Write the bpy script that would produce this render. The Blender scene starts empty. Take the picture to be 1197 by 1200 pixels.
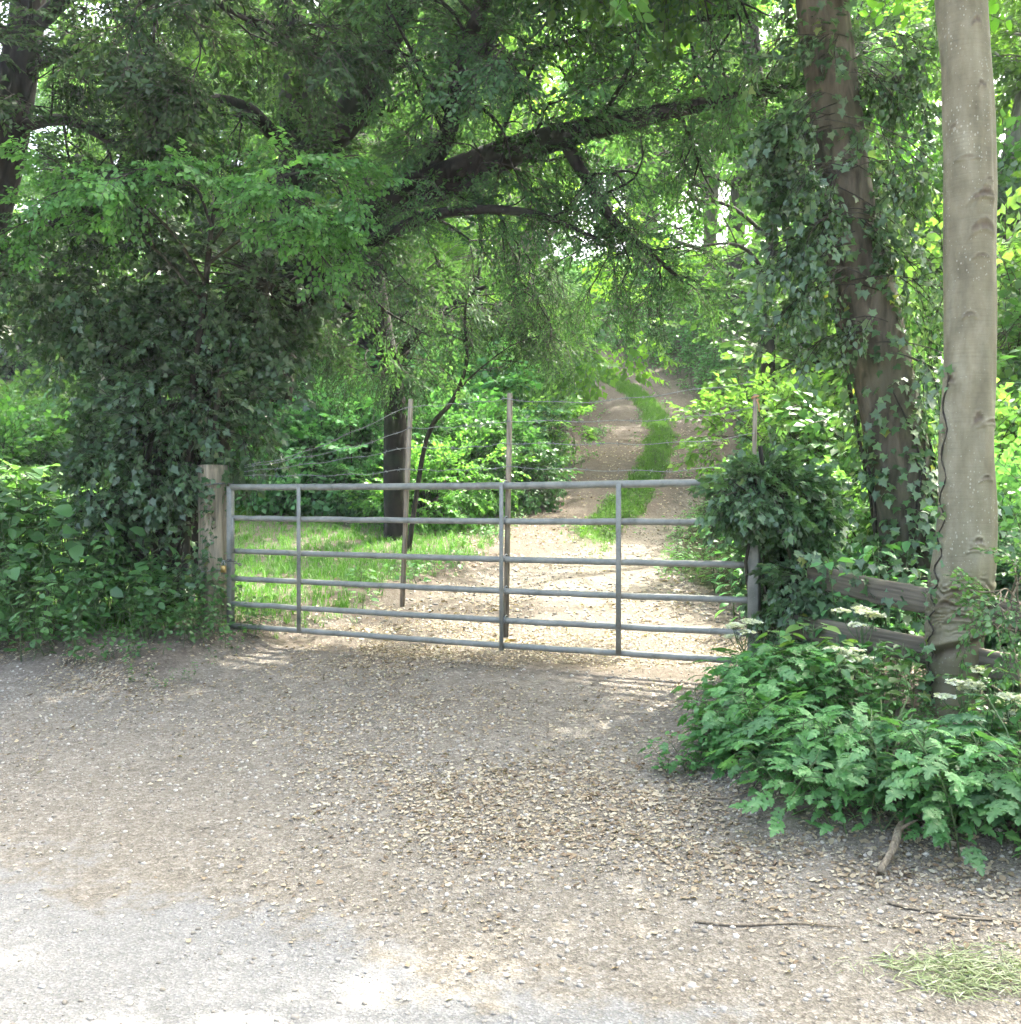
import bpy, math
import numpy as np
from mathutils import noise as mnoise, Vector

rng = np.random.default_rng(11)
C = bpy.context.scene.collection
F, CX, HY, CZ = 1244.0, 598.5, 591.0, 1.15

SUN_EL, SUN_AZ = math.radians(57), math.radians(40)      # azimuth measured from +Y towards +X
SUN_STR, SKY_STR, EXPO = 2.0, 0.15, 3.15


def P(px, py, d):
    """world point seen at photo pixel (px, py) at distance d in front of the eye"""
    return np.array([(px - CX) / F * d, d, CZ + (HY - py) / F * d])


def sm(a, b, x):
    t = np.clip((np.asarray(x, float) - a) / (b - a), 0, 1)
    return t * t * (3 - 2 * t)


def unit(v):
    v = np.asarray(v, float)
    return v / np.maximum(np.linalg.norm(v, axis=-1, keepdims=True), 1e-9)


# ---------------------------------------------------------------- value noise (numpy)
_perm = np.random.default_rng(3).random((256, 256))


def vnoise(x, y, sc):
    x = np.asarray(x, float) / sc + 57.3
    y = np.asarray(y, float) / sc + 91.7
    xi, yi = np.floor(x).astype(int), np.floor(y).astype(int)
    fx, fy = x - xi, y - yi
    fx, fy = fx * fx * (3 - 2 * fx), fy * fy * (3 - 2 * fy)
    g = lambda a, b: _perm[a % 256, b % 256]
    return (g(xi, yi) * (1 - fx) + g(xi + 1, yi) * fx) * (1 - fy) + (g(xi, yi + 1) * (1 - fx) + g(xi + 1, yi + 1) * fx) * fy - 0.5


# ---------------------------------------------------------------- terrain
NS = unit(np.array([0.47, 0.88]))
TS = np.array([NS[1], -NS[0]])
_yy = np.linspace(-50, 400, 4501)
_zt = np.interp(_yy, [-50, 7.5, 11, 14.6, 18, 22, 27, 33, 40, 60, 100, 400],
                [0, 0, .2, .58, 1.2, 2.3, 3.9, 5.7, 7.4, 11, 15, 20])
_k = np.hanning(41); _k /= _k.sum()
_zt = np.convolve(np.pad(_zt, 20, mode='edge'), _k, mode='valid')
_xc = np.interp(_yy, [-50, 6, 8, 11, 14.6, 18, 22, 25, 27.5, 30, 33, 36, 40, 50, 400],
                [-.2, -.2, -.05, .42, .98, 1.95, 3.05, 3.38, 3.18, 2.68, 1.8, .7, -1.4, -8, -60])
_xc = np.convolve(np.pad(_xc, 20, mode='edge'), _k, mode='valid')


def s_of(x, y): return NS[0] * np.asarray(x) + NS[1] * np.asarray(y)
def t_of(x, y): return TS[0] * np.asarray(x) + TS[1] * np.asarray(y)
def xc_of(y): return np.interp(y, _yy, _xc)


def strip_c(y): return np.interp(y, [14, 18, 22, 25, 27, 30], [.08, .15, .12, .03, -.15, -.2])


def hw_of(y):
    return 1.33 + .8 * (1 - sm(8.5, 13, y))


def verge(x, y):
    """0..1: raised earth verge on either side of the gateway"""
    s, t = s_of(x, y), t_of(x, y)
    n = vnoise(x, y, .5) * .3
    left = sm(5.1, 5.8, s + n - .1) * (1 - sm(-6.3, -5.7, t + n))
    right = sm(4.3 + .5 * (1 - sm(-1.6, -.9, t)), 4.95 + .4 * (1 - sm(-1.6, -.9, t)), s + n) * sm(-1.95, -1.4, t + n + .2 * (s - 5))
    return np.maximum(left, right)


def H(x, y):
    x = np.asarray(x, float); y = np.asarray(y, float)
    s = s_of(x, y)
    z = -.42 * (1 - sm(2.4, 7.2, s))
    far = np.interp(y, _yy, _zt) * sm(6.3, 9, s)
    far = far * (.72 + .28 * sm(-13, -4, x))
    u = x - xc_of(y)
    z = z + far
    z = z + 1.5 * sm(1.5, 4.5, u) * sm(8.5, 15, y) + .16 * np.clip(u - 4, 0, 30) * sm(8, 14, y)
    z = z + .9 * sm(1.5, 4.5, -u) * sm(17, 22, y)
    z = z + .13 * verge(x, y)
    trk = sm(9, 12, y) * (1 - sm(1.2, 1.9, np.abs(u)))
    z = z + trk * (.05 * np.exp(-(u / .32) ** 2) - .03)
    z = z + vnoise(x, y, 1.7) * .05 * sm(3.0, 6, s) + vnoise(x, y, .45) * .022 * sm(2.5, 4.5, s)
    z = z - .02 * sm(30, 60, -s)
    return z


# ---------------------------------------------------------------- node helpers / materials
def mat_new(name):
    m = bpy.data.materials.new(name); m.use_nodes = True
    nt = m.node_tree; nt.nodes.clear()
    return m, nt, nt.nodes.new('ShaderNodeOutputMaterial')


def N(nt, typ, **kw):
    n = nt.nodes.new('ShaderNode' + typ)
    for k, v in kw.items():
        if k.startswith('i_'):
            n.inputs[k[2:].replace('_', ' ')].default_value = v
        else:
            setattr(n, k, v)
    return n


def L(nt, a, b): nt.links.new(a, b)


def ramp(nt, fac, stops):
    r = N(nt, 'ValToRGB')
    el = r.color_ramp.elements
    while len(el) < len(stops): el.new(.5)
    for e, (p, c) in zip(el, stops):
        e.position = p; e.color = (*c, 1)
    L(nt, fac, r.inputs[0])
    return r.outputs[0]


def mixc(nt, fac, a, b, mode='MIX'):
    m = N(nt, 'Mix', data_type='RGBA', blend_type=mode)
    for sock, val in ((m.inputs[0], fac), (m.inputs[6], a), (m.inputs[7], b)):
        if hasattr(val, 'is_linked'): L(nt, val, sock)
        elif isinstance(val, (int, float)): sock.default_value = val
        else: sock.default_value = (*val, 1)
    return m.outputs[2]


def leaf_mat(name, stops, transl=.42, gloss=.05, rough=.38, var=.35):
    m, nt, out = mat_new(name)
    at = N(nt, 'Attribute', attribute_name='v')
    col = ramp(nt, at.outputs['Fac'], stops)
    oi = N(nt, 'ObjectInfo')
    hsv = N(nt, 'HueSaturation')
    mr = N(nt, 'MapRange'); mr.inputs[3].default_value = 1 - var; mr.inputs[4].default_value = 1 + var
    L(nt, oi.outputs['Random'], mr.inputs[0]); L(nt, mr.outputs[0], hsv.inputs['Value'])
    mr2 = N(nt, 'MapRange'); mr2.inputs[3].default_value = .485; mr2.inputs[4].default_value = .515
    mm = N(nt, 'Math', operation='FRACT'); mm2 = N(nt, 'Math', operation='MULTIPLY'); mm2.inputs[1].default_value = 7.31
    L(nt, oi.outputs['Random'], mm2.inputs[0]); L(nt, mm2.outputs[0], mm.inputs[0]); L(nt, mm.outputs[0], mr2.inputs[0])
    L(nt, mr2.outputs[0], hsv.inputs['Hue'])
    L(nt, col, hsv.inputs['Color'])
    d = N(nt, 'BsdfDiffuse'); L(nt, hsv.outputs[0], d.inputs[0])
    t = N(nt, 'BsdfTranslucent')
    tc = mixc(nt, 1.0, hsv.outputs[0], (1.6, 1.65, .7), 'MULTIPLY')
    L(nt, tc, t.inputs[0])
    mx = N(nt, 'MixShader'); mx.inputs[0].default_value = transl
    L(nt, d.outputs[0], mx.inputs[1]); L(nt, t.outputs[0], mx.inputs[2])
    g = N(nt, 'BsdfGlossy'); g.inputs['Roughness'].default_value = rough
    fr = N(nt, 'LayerWeight'); fr.inputs[0].default_value = .25
    mu = N(nt, 'Math', operation='MULTIPLY_ADD'); mu.inputs[1].default_value = gloss * 3; mu.inputs[2].default_value = gloss
    L(nt, fr.outputs['Fresnel'], mu.inputs[0])
    mx2 = N(nt, 'MixShader'); L(nt, mu.outputs[0], mx2.inputs[0])
    L(nt, mx.outputs[0], mx2.inputs[1]); L(nt, g.outputs[0], mx2.inputs[2])
    L(nt, mx2.outputs[0], out.inputs[0])
    return m


def bark_mat(name, c0, c1, moss=(.06, .08, .02), mossamt=.3, sc=(9, 9, 2.2), bump=.6):
    m, nt, out = mat_new(name)
    tc = N(nt, 'TexCoord'); mp = N(nt, 'Mapping'); mp.inputs['Scale'].default_value = sc
    L(nt, tc.outputs['Object'], mp.inputs[0])
    n1 = N(nt, 'TexNoise'); n1.inputs['Scale'].default_value = 2; n1.inputs['Detail'].default_value = 6; n1.inputs['Distortion'].default_value = .6
    L(nt, mp.outputs[0], n1.inputs[0])
    n2 = N(nt, 'TexNoise'); n2.inputs['Scale'].default_value = 3; n2.inputs['Detail'].default_value = 4
    L(nt, tc.outputs['Object'], n2.inputs[0])
    col = ramp(nt, n1.outputs[0], [(.3, c0), (.68, c1)])
    mf = ramp(nt, n2.outputs[0], [(.48, (0, 0, 0)), (.62, (mossamt,) * 3)])
    col = mixc(nt, mf, col, moss)
    b = N(nt, 'BsdfPrincipled'); b.inputs['Roughness'].default_value = .9
    L(nt, col, b.inputs['Base Color'])
    bp = N(nt, 'Bump'); bp.inputs['Strength'].default_value = bump; bp.inputs['Distance'].default_value = .02
    L(nt, n1.outputs[0], bp.inputs['Height']); L(nt, bp.outputs[0], b.inputs['Normal'])
    L(nt, b.outputs[0], out.inputs[0])
    return m


def simple_mat(name, c0, c1, scale=20, rough=.8, metal=0., bump=.2, scv=None, attr=None):
    m, nt, out = mat_new(name)
    tc = N(nt, 'TexCoord')
    n1 = N(nt, 'TexNoise'); n1.inputs['Scale'].default_value = scale; n1.inputs['Detail'].default_value = 5
    if scv:
        mp = N(nt, 'Mapping'); mp.inputs['Scale'].default_value = scv
        L(nt, tc.outputs['Object'], mp.inputs[0]); L(nt, mp.outputs[0], n1.inputs[0])
    else:
        L(nt, tc.outputs['Object'], n1.inputs[0])
    fac = n1.outputs[0]
    if attr:
        fac = N(nt, 'Attribute', attribute_name=attr).outputs['Fac']
        col = ramp(nt, fac, [(0, c0), (1, c1)])
    else:
        col = ramp(nt, fac, [(.32, c0), (.68, c1)])
    b = N(nt, 'BsdfPrincipled'); b.inputs['Roughness'].default_value = rough; b.inputs['Metallic'].default_value = metal
    L(nt, col, b.inputs['Base Color'])
    if bump:
        bp = N(nt, 'Bump'); bp.inputs['Strength'].default_value = bump; bp.inputs['Distance'].default_value = .01
        L(nt, n1.outputs[0], bp.inputs['Height']); L(nt, bp.outputs[0], b.inputs['Normal'])
    L(nt, b.outputs[0], out.inputs[0])
    return m


M = {}
M['yew'] = leaf_mat('yew_leaves', [(0, (0.030, 0.066, 0.033)), (.55, (0.058, 0.130, 0.054)), (1, (0.103, 0.214, 0.076))], .4, .015, .5)
M['ivy'] = leaf_mat('ivy_leaves', [(0, (0.040, 0.091, 0.041)), (.55, (0.076, 0.176, 0.072)), (.93, (0.117, 0.246, 0.092)), (1, (0.215, 0.281, 0.062))], .35, .06, .4)
M['beech'] = leaf_mat('beech_leaves', [(0, (0.054, 0.131, 0.024)), (.5, (0.103, 0.232, 0.040)), (1, (0.157, 0.321, 0.055))], .58, .03)
M['hazel'] = leaf_mat('hazel_leaves', [(0, (0.059, 0.146, 0.042)), (.5, (0.113, 0.256, 0.069)), (1, (0.180, 0.352, 0.097))], .5, .03)
M['climber'] = leaf_mat('climbing_ivy_leaves', [(0, (0.054, 0.117, 0.049)), (.5, (0.108, 0.222, 0.087)), (.95, (0.184, 0.327, 0.131)), (1, (0.323, 0.353, 0.066))], .4, .07, .36)
M['wood'] = leaf_mat('woodland_leaves', [(0, (0.054, 0.131, 0.034)), (.5, (0.103, 0.232, 0.052)), (1, (0.157, 0.321, 0.066))], .58, .03)
M['shrub'] = leaf_mat('shrub_leaves', [(0, (0.048, 0.121, 0.042)), (.5, (0.086, 0.206, 0.072)), (1, (0.122, 0.275, 0.090))], .42, .045)
M['nettle'] = leaf_mat('nettle_leaves', [(0, (0.056, 0.149, 0.053)), (.5, (0.103, 0.260, 0.093)), (1, (0.155, 0.347, 0.120))], .4, .035)
M['weed'] = leaf_mat('verge_leaves', [(0, (0.055, 0.148, 0.046)), (.5, (0.097, 0.249, 0.080)), (.9, (0.130, 0.312, 0.085)), (1, (0.176, 0.352, 0.085))], .42, .04)
M['hogweed'] = leaf_mat('hogweed_leaves', [(0, (0.058, 0.143, 0.069)), (1, (0.098, 0.217, 0.098))], .38, .02, .5)
M['lime'] = leaf_mat('garlic_leaves', [(0, (0.083, 0.176, 0.039)), (1, (0.143, 0.275, 0.055))], .45, .05)
M['grass'] = leaf_mat('grass_blades', [(0, (.06, .15, .028)), (.5, (.105, .24, .045)), (1, (.155, .31, .07))], .42, .012, .5, var=0)
M['cut'] = leaf_mat('cut_grass', [(0, (.16, .25, .08)), (.5, (.31, .4, .19)), (1, (.52, .56, .4))], .3, .03)
M['pale'] = leaf_mat('pale_leaves', [(0, (0.090, 0.209, 0.080)), (1, (0.180, 0.330, 0.140))], .45, .08)
M['twig'] = simple_mat('twig_bark', (.026, .021, .016), (.075, .062, .045), 40)
M['stem'] = simple_mat('green_stems', (.05, .1, .03), (.1, .15, .05), 40, .6)
M['yewbark'] = bark_mat('yew_bark', (.008, .007, .006), (.034, .026, .022), moss=(.022, .034, .016), mossamt=.75)
M['darkbark'] = bark_mat('dark_bark', (.014, .012, .009), (.055, .046, .034), moss=(.04, .05, .015), mossamt=.5)
M['ivybark'] = bark_mat('ivy_tree_bark', (.04, .033, .024), (.19, .158, .12), moss=(.09, .092, .045), mossamt=.4)
M['greybark'] = bark_mat('grey_bark', (.11, .1, .085), (.26, .24, .2), moss=(.12, .13, .06), mossamt=.4, bump=.3)
M['white'] = leaf_mat('white_petals', [(0, (.62, .64, .58)), (1, (.82, .83, .78))], .3, .02, var=.05)
M['purple'] = leaf_mat('pink_petals', [(0, (.5, .3, .5)), (1, (.65, .45, .62))], .3, .02, var=.05)
M['steel'] = None


def steel_mat():
    m, nt, out = mat_new('galvanised_steel')
    tc = N(nt, 'TexCoord')
    n1 = N(nt, 'TexNoise'); n1.inputs['Scale'].default_value = 9; n1.inputs['Detail'].default_value = 8; n1.inputs['Roughness'].default_value = .7
    n2 = N(nt, 'TexNoise'); n2.inputs['Scale'].default_value = 42; n2.inputs['Detail'].default_value = 3
    L(nt, tc.outputs['Object'], n1.inputs[0]); L(nt, tc.outputs['Object'], n2.inputs[0])
    col = ramp(nt, n1.outputs[0], [(.3, (.15, .155, .138)), (.55, (.235, .242, .218)), (.75, (.3, .305, .275))])
    sp = ramp(nt, n2.outputs[0], [(.66, (0, 0, 0)), (.72, (.75, .75, .75))])
    col = mixc(nt, sp, col, (.3, .31, .28))
    alg = ramp(nt, n1.outputs[0], [(.24, (.7,) * 3), (.4, (0,) * 3)])
    col = mixc(nt, alg, col, (.07, .085, .06))
    n3 = N(nt, 'TexNoise'); n3.inputs['Scale'].default_value = 4.; n3.inputs['Detail'].default_value = 9; n3.inputs['Roughness'].default_value = .75; L(nt, tc.outputs['Object'], n3.inputs[0])
    col = mixc(nt, ramp(nt, n3.outputs[0], [(.6, (0,) * 3), (.72, (.55,) * 3)]), col, (.12, .085, .055))
    b = N(nt, 'BsdfPrincipled'); b.inputs['Metallic'].default_value = .15
    L(nt, col, b.inputs['Base Color'])
    r = N(nt, 'MapRange'); r.inputs[3].default_value = .42; r.inputs[4].default_value = .72
    L(nt, n1.outputs[0], r.inputs[0]); L(nt, r.outputs[0], b.inputs['Roughness'])
    bp = N(nt, 'Bump'); bp.inputs['Strength'].default_value = .15; bp.inputs['Distance'].default_value = .004
    L(nt, n2.outputs[0], bp.inputs['Height']); L(nt, bp.outputs[0], b.inputs['Normal'])
    L(nt, b.outputs[0], out.inputs[0])
    return m


M['steel'] = steel_mat()
M['wire'] = simple_mat('wire_steel', (.16, .17, .17), (.34, .35, .34), 60, .5, .5)
M['stake'] = simple_mat('stake_wood', (.15, .125, .09), (.33, .28, .21), 6, .9, 0, .5, (14, 14, 1))
M['post'] = simple_mat('weathered_post', (.16, .137, .098), (.39, .34, .255), 3, .9, 0, .9, (13, 13, .9))
M['rail'] = simple_mat('weathered_rail', (.075, .062, .045), (.19, .165, .125), 3, .9, 0, .8, (1, 14, 14))
M['brass'] = simple_mat('padlock_brass', (.34, .22, .07), (.55, .38, .14), 20, .45, .7)
M['chain'] = simple_mat('dark_chain', (.05, .05, .05), (.2, .2, .2), 30, .5, .6)
M['ribbon'] = simple_mat('orange_twine', (.4, .17, .08), (.55, .28, .15), 20, .7)
M['litter'] = leaf_mat('dead_leaves', [(0, (.12, .07, .042)), (.25, (.235, .165, .11)), (.6, (.34, .275, .2)), (1, (.46, .405, .325))], .15, .02, .5, var=0)
M['stone'] = simple_mat('loose_stones', (.17, .15, .125), (.5, .465, .41), 6, .9, 0, .3, attr='v')
M['stickbark'] = bark_mat('stick_bark', (.13, .1, .07), (.34, .28, .2), mossamt=.1, sc=(30, 30, 6))


def beech_bark():
    m, nt, out = mat_new('beech_bark')
    tc = N(nt, 'TexCoord')
    mp = N(nt, 'Mapping'); mp.inputs['Scale'].default_value = (5, 5, 2.2)
    L(nt, tc.outputs['Object'], mp.inputs[0])
    n1 = N(nt, 'TexNoise'); n1.inputs['Scale'].default_value = 1.6; n1.inputs['Detail'].default_value = 7; n1.inputs['Roughness'].default_value = .6
    L(nt, mp.outputs[0], n1.inputs[0])
    col = ramp(nt, n1.outputs[0], [(.28, (.1, .087, .05)), (.5, (.195, .174, .113)), (.74, (.3, .28, .2))])
    # fine horizontal wrinkles
    mp2 = N(nt, 'Mapping'); mp2.inputs['Scale'].default_value = (5, 5, 60)
    L(nt, tc.outputs['Object'], mp2.inputs[0])
    n3 = N(nt, 'TexNoise'); n3.inputs['Scale'].default_value = 1.5; n3.inputs['Detail'].default_value = 4
    L(nt, mp2.outputs[0], n3.inputs[0])
    wr = ramp(nt, n3.outputs[0], [(.3, (.88,) * 3), (.5, (1,) * 3)])
    col = mixc(nt, 1.0, col, wr, 'MULTIPLY')
    # pale lichen flecks
    vo = N(nt, 'TexVoronoi'); vo.inputs['Scale'].default_value = 55
    mpv = N(nt, 'Mapping'); mpv.inputs['Scale'].default_value = (1, 1, .7); L(nt, tc.outputs['Object'], mpv.inputs[0])
    L(nt, mpv.outputs[0], vo.inputs[0])
    n4 = N(nt, 'TexNoise'); n4.inputs['Scale'].default_value = 5; L(nt, tc.outputs['Object'], n4.inputs[0])
    th = N(nt, 'Math', operation='MULTIPLY_ADD'); th.inputs[1].default_value = .75; th.inputs[2].default_value = -.24
    L(nt, n4.outputs[0], th.inputs[0])
    lt = N(nt, 'Math', operation='LESS_THAN'); L(nt, vo.outputs['Distance'], lt.inputs[0]); L(nt, th.outputs[0], lt.inputs[1])
    lm = N(nt, 'Math', operation='MULTIPLY'); lm.inputs[1].default_value = .55; L(nt, lt.outputs[0], lm.inputs[0])
    col = mixc(nt, lm.outputs[0], col, (.42, .41, .34))
    # algal green on the right side, darkened to paint in the trunk's shade
    al = N(nt, 'Attribute', attribute_name='algae_shade')
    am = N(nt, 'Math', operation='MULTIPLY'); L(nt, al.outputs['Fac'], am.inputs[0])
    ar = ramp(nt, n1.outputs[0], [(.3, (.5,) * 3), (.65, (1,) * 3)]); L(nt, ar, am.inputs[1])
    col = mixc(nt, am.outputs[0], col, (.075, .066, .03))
    sc = N(nt, 'Attribute', attribute_name='scar')
    col = mixc(nt, sc.outputs['Fac'], col, (.1, .075, .05))
    b = N(nt, 'BsdfPrincipled'); b.inputs['Roughness'].default_value = .75
    L(nt, col, b.inputs['Base Color'])
    bp = N(nt, 'Bump'); bp.inputs['Strength'].default_value = .2; bp.inputs['Distance'].default_value = .01
    ad = N(nt, 'Math', operation='ADD'); L(nt, n3.outputs[0], ad.inputs[0]); L(nt, n1.outputs[0], ad.inputs[1])
    L(nt, ad.outputs[0], bp.inputs['Height']); L(nt, bp.outputs[0], b.inputs['Normal'])
    L(nt, b.outputs[0], out.inputs[0])
    return m


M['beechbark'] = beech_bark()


def ground_mat():
    m, nt, out = mat_new('ground_surface')
    geo = N(nt, 'NewGeometry'); pos = geo.outputs['Position']
    A = lambda n: N(nt, 'Attribute', attribute_name=n).outputs['Fac']

    def nz(scale, detail=4, rough=.6):
        n = N(nt, 'TexNoise'); n.inputs['Scale'].default_value = scale; n.inputs['Detail'].default_value = detail
        n.inputs['Roughness'].default_value = rough
        L(nt, pos, n.inputs[0]); return n.outputs[0]

    def vor(scale):
        n = N(nt, 'TexVoronoi'); n.inputs['Scale'].default_value = scale; L(nt, pos, n.inputs[0]); return n
    big, med, fine = nz(.9, 5), nz(7, 6, .7), nz(60, 3)
    v1, v2 = vor(55), vor(120)
    g1 = N(nt, 'SeparateColor'); L(nt, v1.outputs['Color'], g1.inputs[0])
    g2 = N(nt, 'SeparateColor'); L(nt, v2.outputs['Color'], g2.inputs[0])
    st1 = ramp(nt, g1.outputs[0], [(0, (0.113, 0.097, 0.079)), (.55, (0.192, 0.173, 0.145)), (.85, (0.242, 0.222, 0.192)), (1, (0.378, 0.351, 0.307))])
    st2 = ramp(nt, g2.outputs[0], [(0, (0.132, 0.117, 0.096)), (.6, (0.202, 0.184, 0.156)), (1, (0.338, 0.312, 0.274))])
    grav = mixc(nt, .5, st1, st2)
    tone = ramp(nt, med, [(.3, (.78, .75, .71)), (.7, (1.1, 1.08, 1.06))])
    grav = mixc(nt, 1.0, grav, tone, 'MULTIPLY')
    # worn tarmac: paler, greyer, finer
    tar = ramp(nt, g2.outputs[1], [(0, (0.155, 0.150, 0.143)), (.6, (0.189, 0.184, 0.175)), (1, (0.252, 0.246, 0.237))])
    tt = ramp(nt, med, [(.3, (.84,) * 3), (.7, (1.12,) * 3)])
    tar = mixc(nt, 1.0, tar, tt, 'MULTIPLY')
    soil = ramp(nt, med, [(.25, (0.060, 0.041, 0.031)), (.55, (0.124, 0.094, 0.073)), (.8, (0.186, 0.151, 0.119))])
    soil = mixc(nt, .3, soil, st1)
    dirt = ramp(nt, med, [(.25, (0.073, 0.056, 0.043)), (.6, (0.142, 0.116, 0.093)), (.8, (0.192, 0.163, 0.137))])
    dirt = mixc(nt, .35, dirt, st1)
    grs = ramp(nt, fine, [(.3, (.05, .085, .02)), (.7, (.11, .17, .045))])
    floor = ramp(nt, med, [(.3, (.03, .03, .014)), (.5, (.05, .065, .02)), (.75, (.09, .085, .05))])

    def edge(att, w=.3):
        # breaks a soft mask up with noise
        a = N(nt, 'Math', operation='ADD'); L(nt, A(att), a.inputs[0])
        s = N(nt, 'Math', operation='MULTIPLY_ADD'); s.inputs[1].default_value = w * 2.4; s.inputs[2].default_value = -w * 1.2
        L(nt, med, s.inputs[0]); L(nt, s.outputs[0], a.inputs[1])
        r = N(nt, 'MapRange', interpolation_type='SMOOTHSTEP'); r.inputs[1].default_value = .35; r.inputs[2].default_value = .65
        L(nt, a.outputs[0], r.inputs[0]); return r.outputs[0]
    col = floor
    col = mixc(nt, edge('m_grass'), col, grs)
    col = mixc(nt, edge('m_soil'), col, soil)
    col = mixc(nt, edge('m_dirt'), col, dirt)
    col = mixc(nt, edge('m_grav'), col, grav)
    col = mixc(nt, edge('m_road', .5), col, tar)
    b = N(nt, 'BsdfPrincipled'); b.inputs['Roughness'].default_value = .92
    b.inputs['Specular IOR Level'].default_value = .25
    L(nt, col, b.inputs['Base Color'])
    hsum = N(nt, 'Math', operation='ADD'); L(nt, v1.outputs['Distance'], hsum.inputs[0]); L(nt, v2.outputs['Distance'], hsum.inputs[1])
    h2 = N(nt, 'Math', operation='ADD'); L(nt, hsum.outputs[0], h2.inputs[0]); L(nt, med, h2.inputs[1])
    bp = N(nt, 'Bump'); bp.inputs['Strength'].default_value = .55; bp.inputs['Distance'].default_value = .012
    bp.invert = False
    L(nt, h2.outputs[0], bp.inputs['Height']); L(nt, bp.outputs[0], b.inputs['Normal'])
    L(nt, b.outputs[0], out.inputs[0])
    return m


M['ground'] = ground_mat()

# ---------------------------------------------------------------- mesh building


def tri_mesh(name, V, T, mats, midx=None, attrs=None, smooth=False):
    me = bpy.data.meshes.new(name)
    V = np.ascontiguousarray(V, np.float32); T = np.ascontiguousarray(T, np.int32)
    me.vertices.add(len(V)); me.vertices.foreach_set('co', V.ravel())
    me.loops.add(T.size); me.loops.foreach_set('vertex_index', T.ravel())
    me.polygons.add(len(T)); me.polygons.foreach_set('loop_start', np.arange(0, T.size, 3, dtype=np.int32))
    for m in mats: me.materials.append(m)
    if midx is not None: me.polygons.foreach_set('material_index', np.ascontiguousarray(midx, np.int32))
    if smooth: me.polygons.foreach_set('use_smooth', np.ones(len(T), bool))
    for k, a in (attrs or {}).items():
        at = me.attributes.new(k, 'FLOAT', 'POINT'); at.data.foreach_set('value', np.ascontiguousarray(a, np.float32))
    me.update(calc_edges=True)
    return me


class Geo:
    """triangles with a per-vertex random value and a per-face material slot"""
    def __init__(s): s.V, s.T, s.v, s.m, s.n = [], [], [], [], 0

    def add(s, V, T, v=None, m=0):
        V = np.asarray(V, float).reshape(-1, 3); T = np.asarray(T, int).reshape(-1, 3)
        s.V.append(V); s.T.append(T + s.n)
        s.v.append(np.full(len(V), .5) if v is None else np.broadcast_to(np.asarray(v, float), (len(V),)))
        s.m.append(np.full(len(T), m) if np.isscalar(m) else np.asarray(m)); s.n += len(V)
        return s

    def arrays(s):
        return np.concatenate(s.V), np.concatenate(s.T), np.concatenate(s.v), np.concatenate(s.m)

    def mesh(s, name, mats, smooth=False):
        V, T, v, m = s.arrays()
        return tri_mesh(name, V, T, mats, m, {'v': v}, smooth)


def obj(name, me, parent=None, loc=None):
    o = bpy.data.objects.new(name, me); C.objects.link(o)
    if parent is not None: o.parent = parent
    if loc is not None: o.location = tuple(float(c) for c in loc)
    return o


def tag(o, label=None, cat=None, group=None, kind=None):
    if label: o['label'] = label
    if cat: o['category'] = cat
    if group: o['group'] = group
    if kind: o['kind'] = kind
    return o


def thing(name, label, cat, loc=(0, 0, 0), rz=0, group=None):
    o = bpy.data.objects.new(name, None); C.objects.link(o)
    o.empty_display_size = .2
    o.location = tuple(float(c) for c in loc); o.rotation_euler = (0, 0, rz)
    return tag(o, label, cat, group)


def copy_thing(o, loc, rz=0, sc=1., label=None):
    c = o.copy(); C.objects.link(c)
    c.location = tuple(float(a) for a in loc); c.rotation_euler = (0, 0, rz); c.scale = (sc, sc, sc)
    if label: c['label'] = label
    for ch in list(o.children):
        d = ch.copy(); C.objects.link(d); d.parent = c
    return c


# tubes -----------------------------------------------------------
def tubes(PL, R, sides=6):
    """PL (n,k,3), R (n,k) -> V, T"""
    PL = np.asarray(PL, float); n, k, _ = PL.shape
    tg = unit(np.gradient(PL, axis=1))
    ref = np.where(np.abs(tg[..., 2:3]) > .85, np.array([1., .1, 0]), np.array([.05, .1, 1.]))
    ref = np.where(np.abs(tg[:, :1, 2:3]) > .85, np.array([1., .1, 0]), np.array([.05, .1, 1.])) + 0 * ref
    u = unit(np.cross(tg, ref)); w = np.cross(tg, u)
    a = np.linspace(0, 2 * np.pi, sides, endpoint=False)
    V = PL[:, :, None, :] + R[:, :, None, None] * (np.cos(a)[None, None, :, None] * u[:, :, None, :] + np.sin(a)[None, None, :, None] * w[:, :, None, :])
    V = V.reshape(n * k * sides, 3)
    i = np.arange(n)[:, None, None] * k * sides; j = np.arange(k - 1)[None, :, None] * sides; q = np.arange(sides)[None, None, :]
    a0 = i + j + q; a1 = i + j + (q + 1) % sides; b0 = a0 + sides; b1 = a1 + sides
    T = np.stack([np.stack([a0, a1, b1], -1), np.stack([a0, b1, b0], -1)], -2).reshape(-1, 3)
    e = ((np.arange(n) * k + k - 1) * sides)[:, None]          # end caps
    cap = np.concatenate([np.stack([e + 0, e + q2, e + q2 + 1], -1).reshape(-1, 3) for q2 in range(1, sides - 1)])
    s0 = (np.arange(n) * k * sides)[:, None]
    cap0 = np.concatenate([np.stack([s0 + 0, s0 + q2 + 1, s0 + q2], -1).reshape(-1, 3) for q2 in range(1, sides - 1)])
    return V, np.concatenate([T, cap, cap0])


def spline(pts, n):
    """Catmull-Rom through pts -> n samples"""
    p = np.asarray(pts, float)
    p = np.vstack([2 * p[0] - p[1], p, 2 * p[-1] - p[-2]])
    t = np.linspace(0, len(p) - 3 - 1e-6, n); i = t.astype(int); f = (t - i)[:, None]
    a, b, c, d = p[i], p[i + 1], p[i + 2], p[i + 3]
    return .5 * (2 * b + (c - a) * f + (2 * a - 5 * b + 4 * c - d) * f ** 2 + (3 * b - a - 3 * c + d) * f ** 3)


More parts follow.
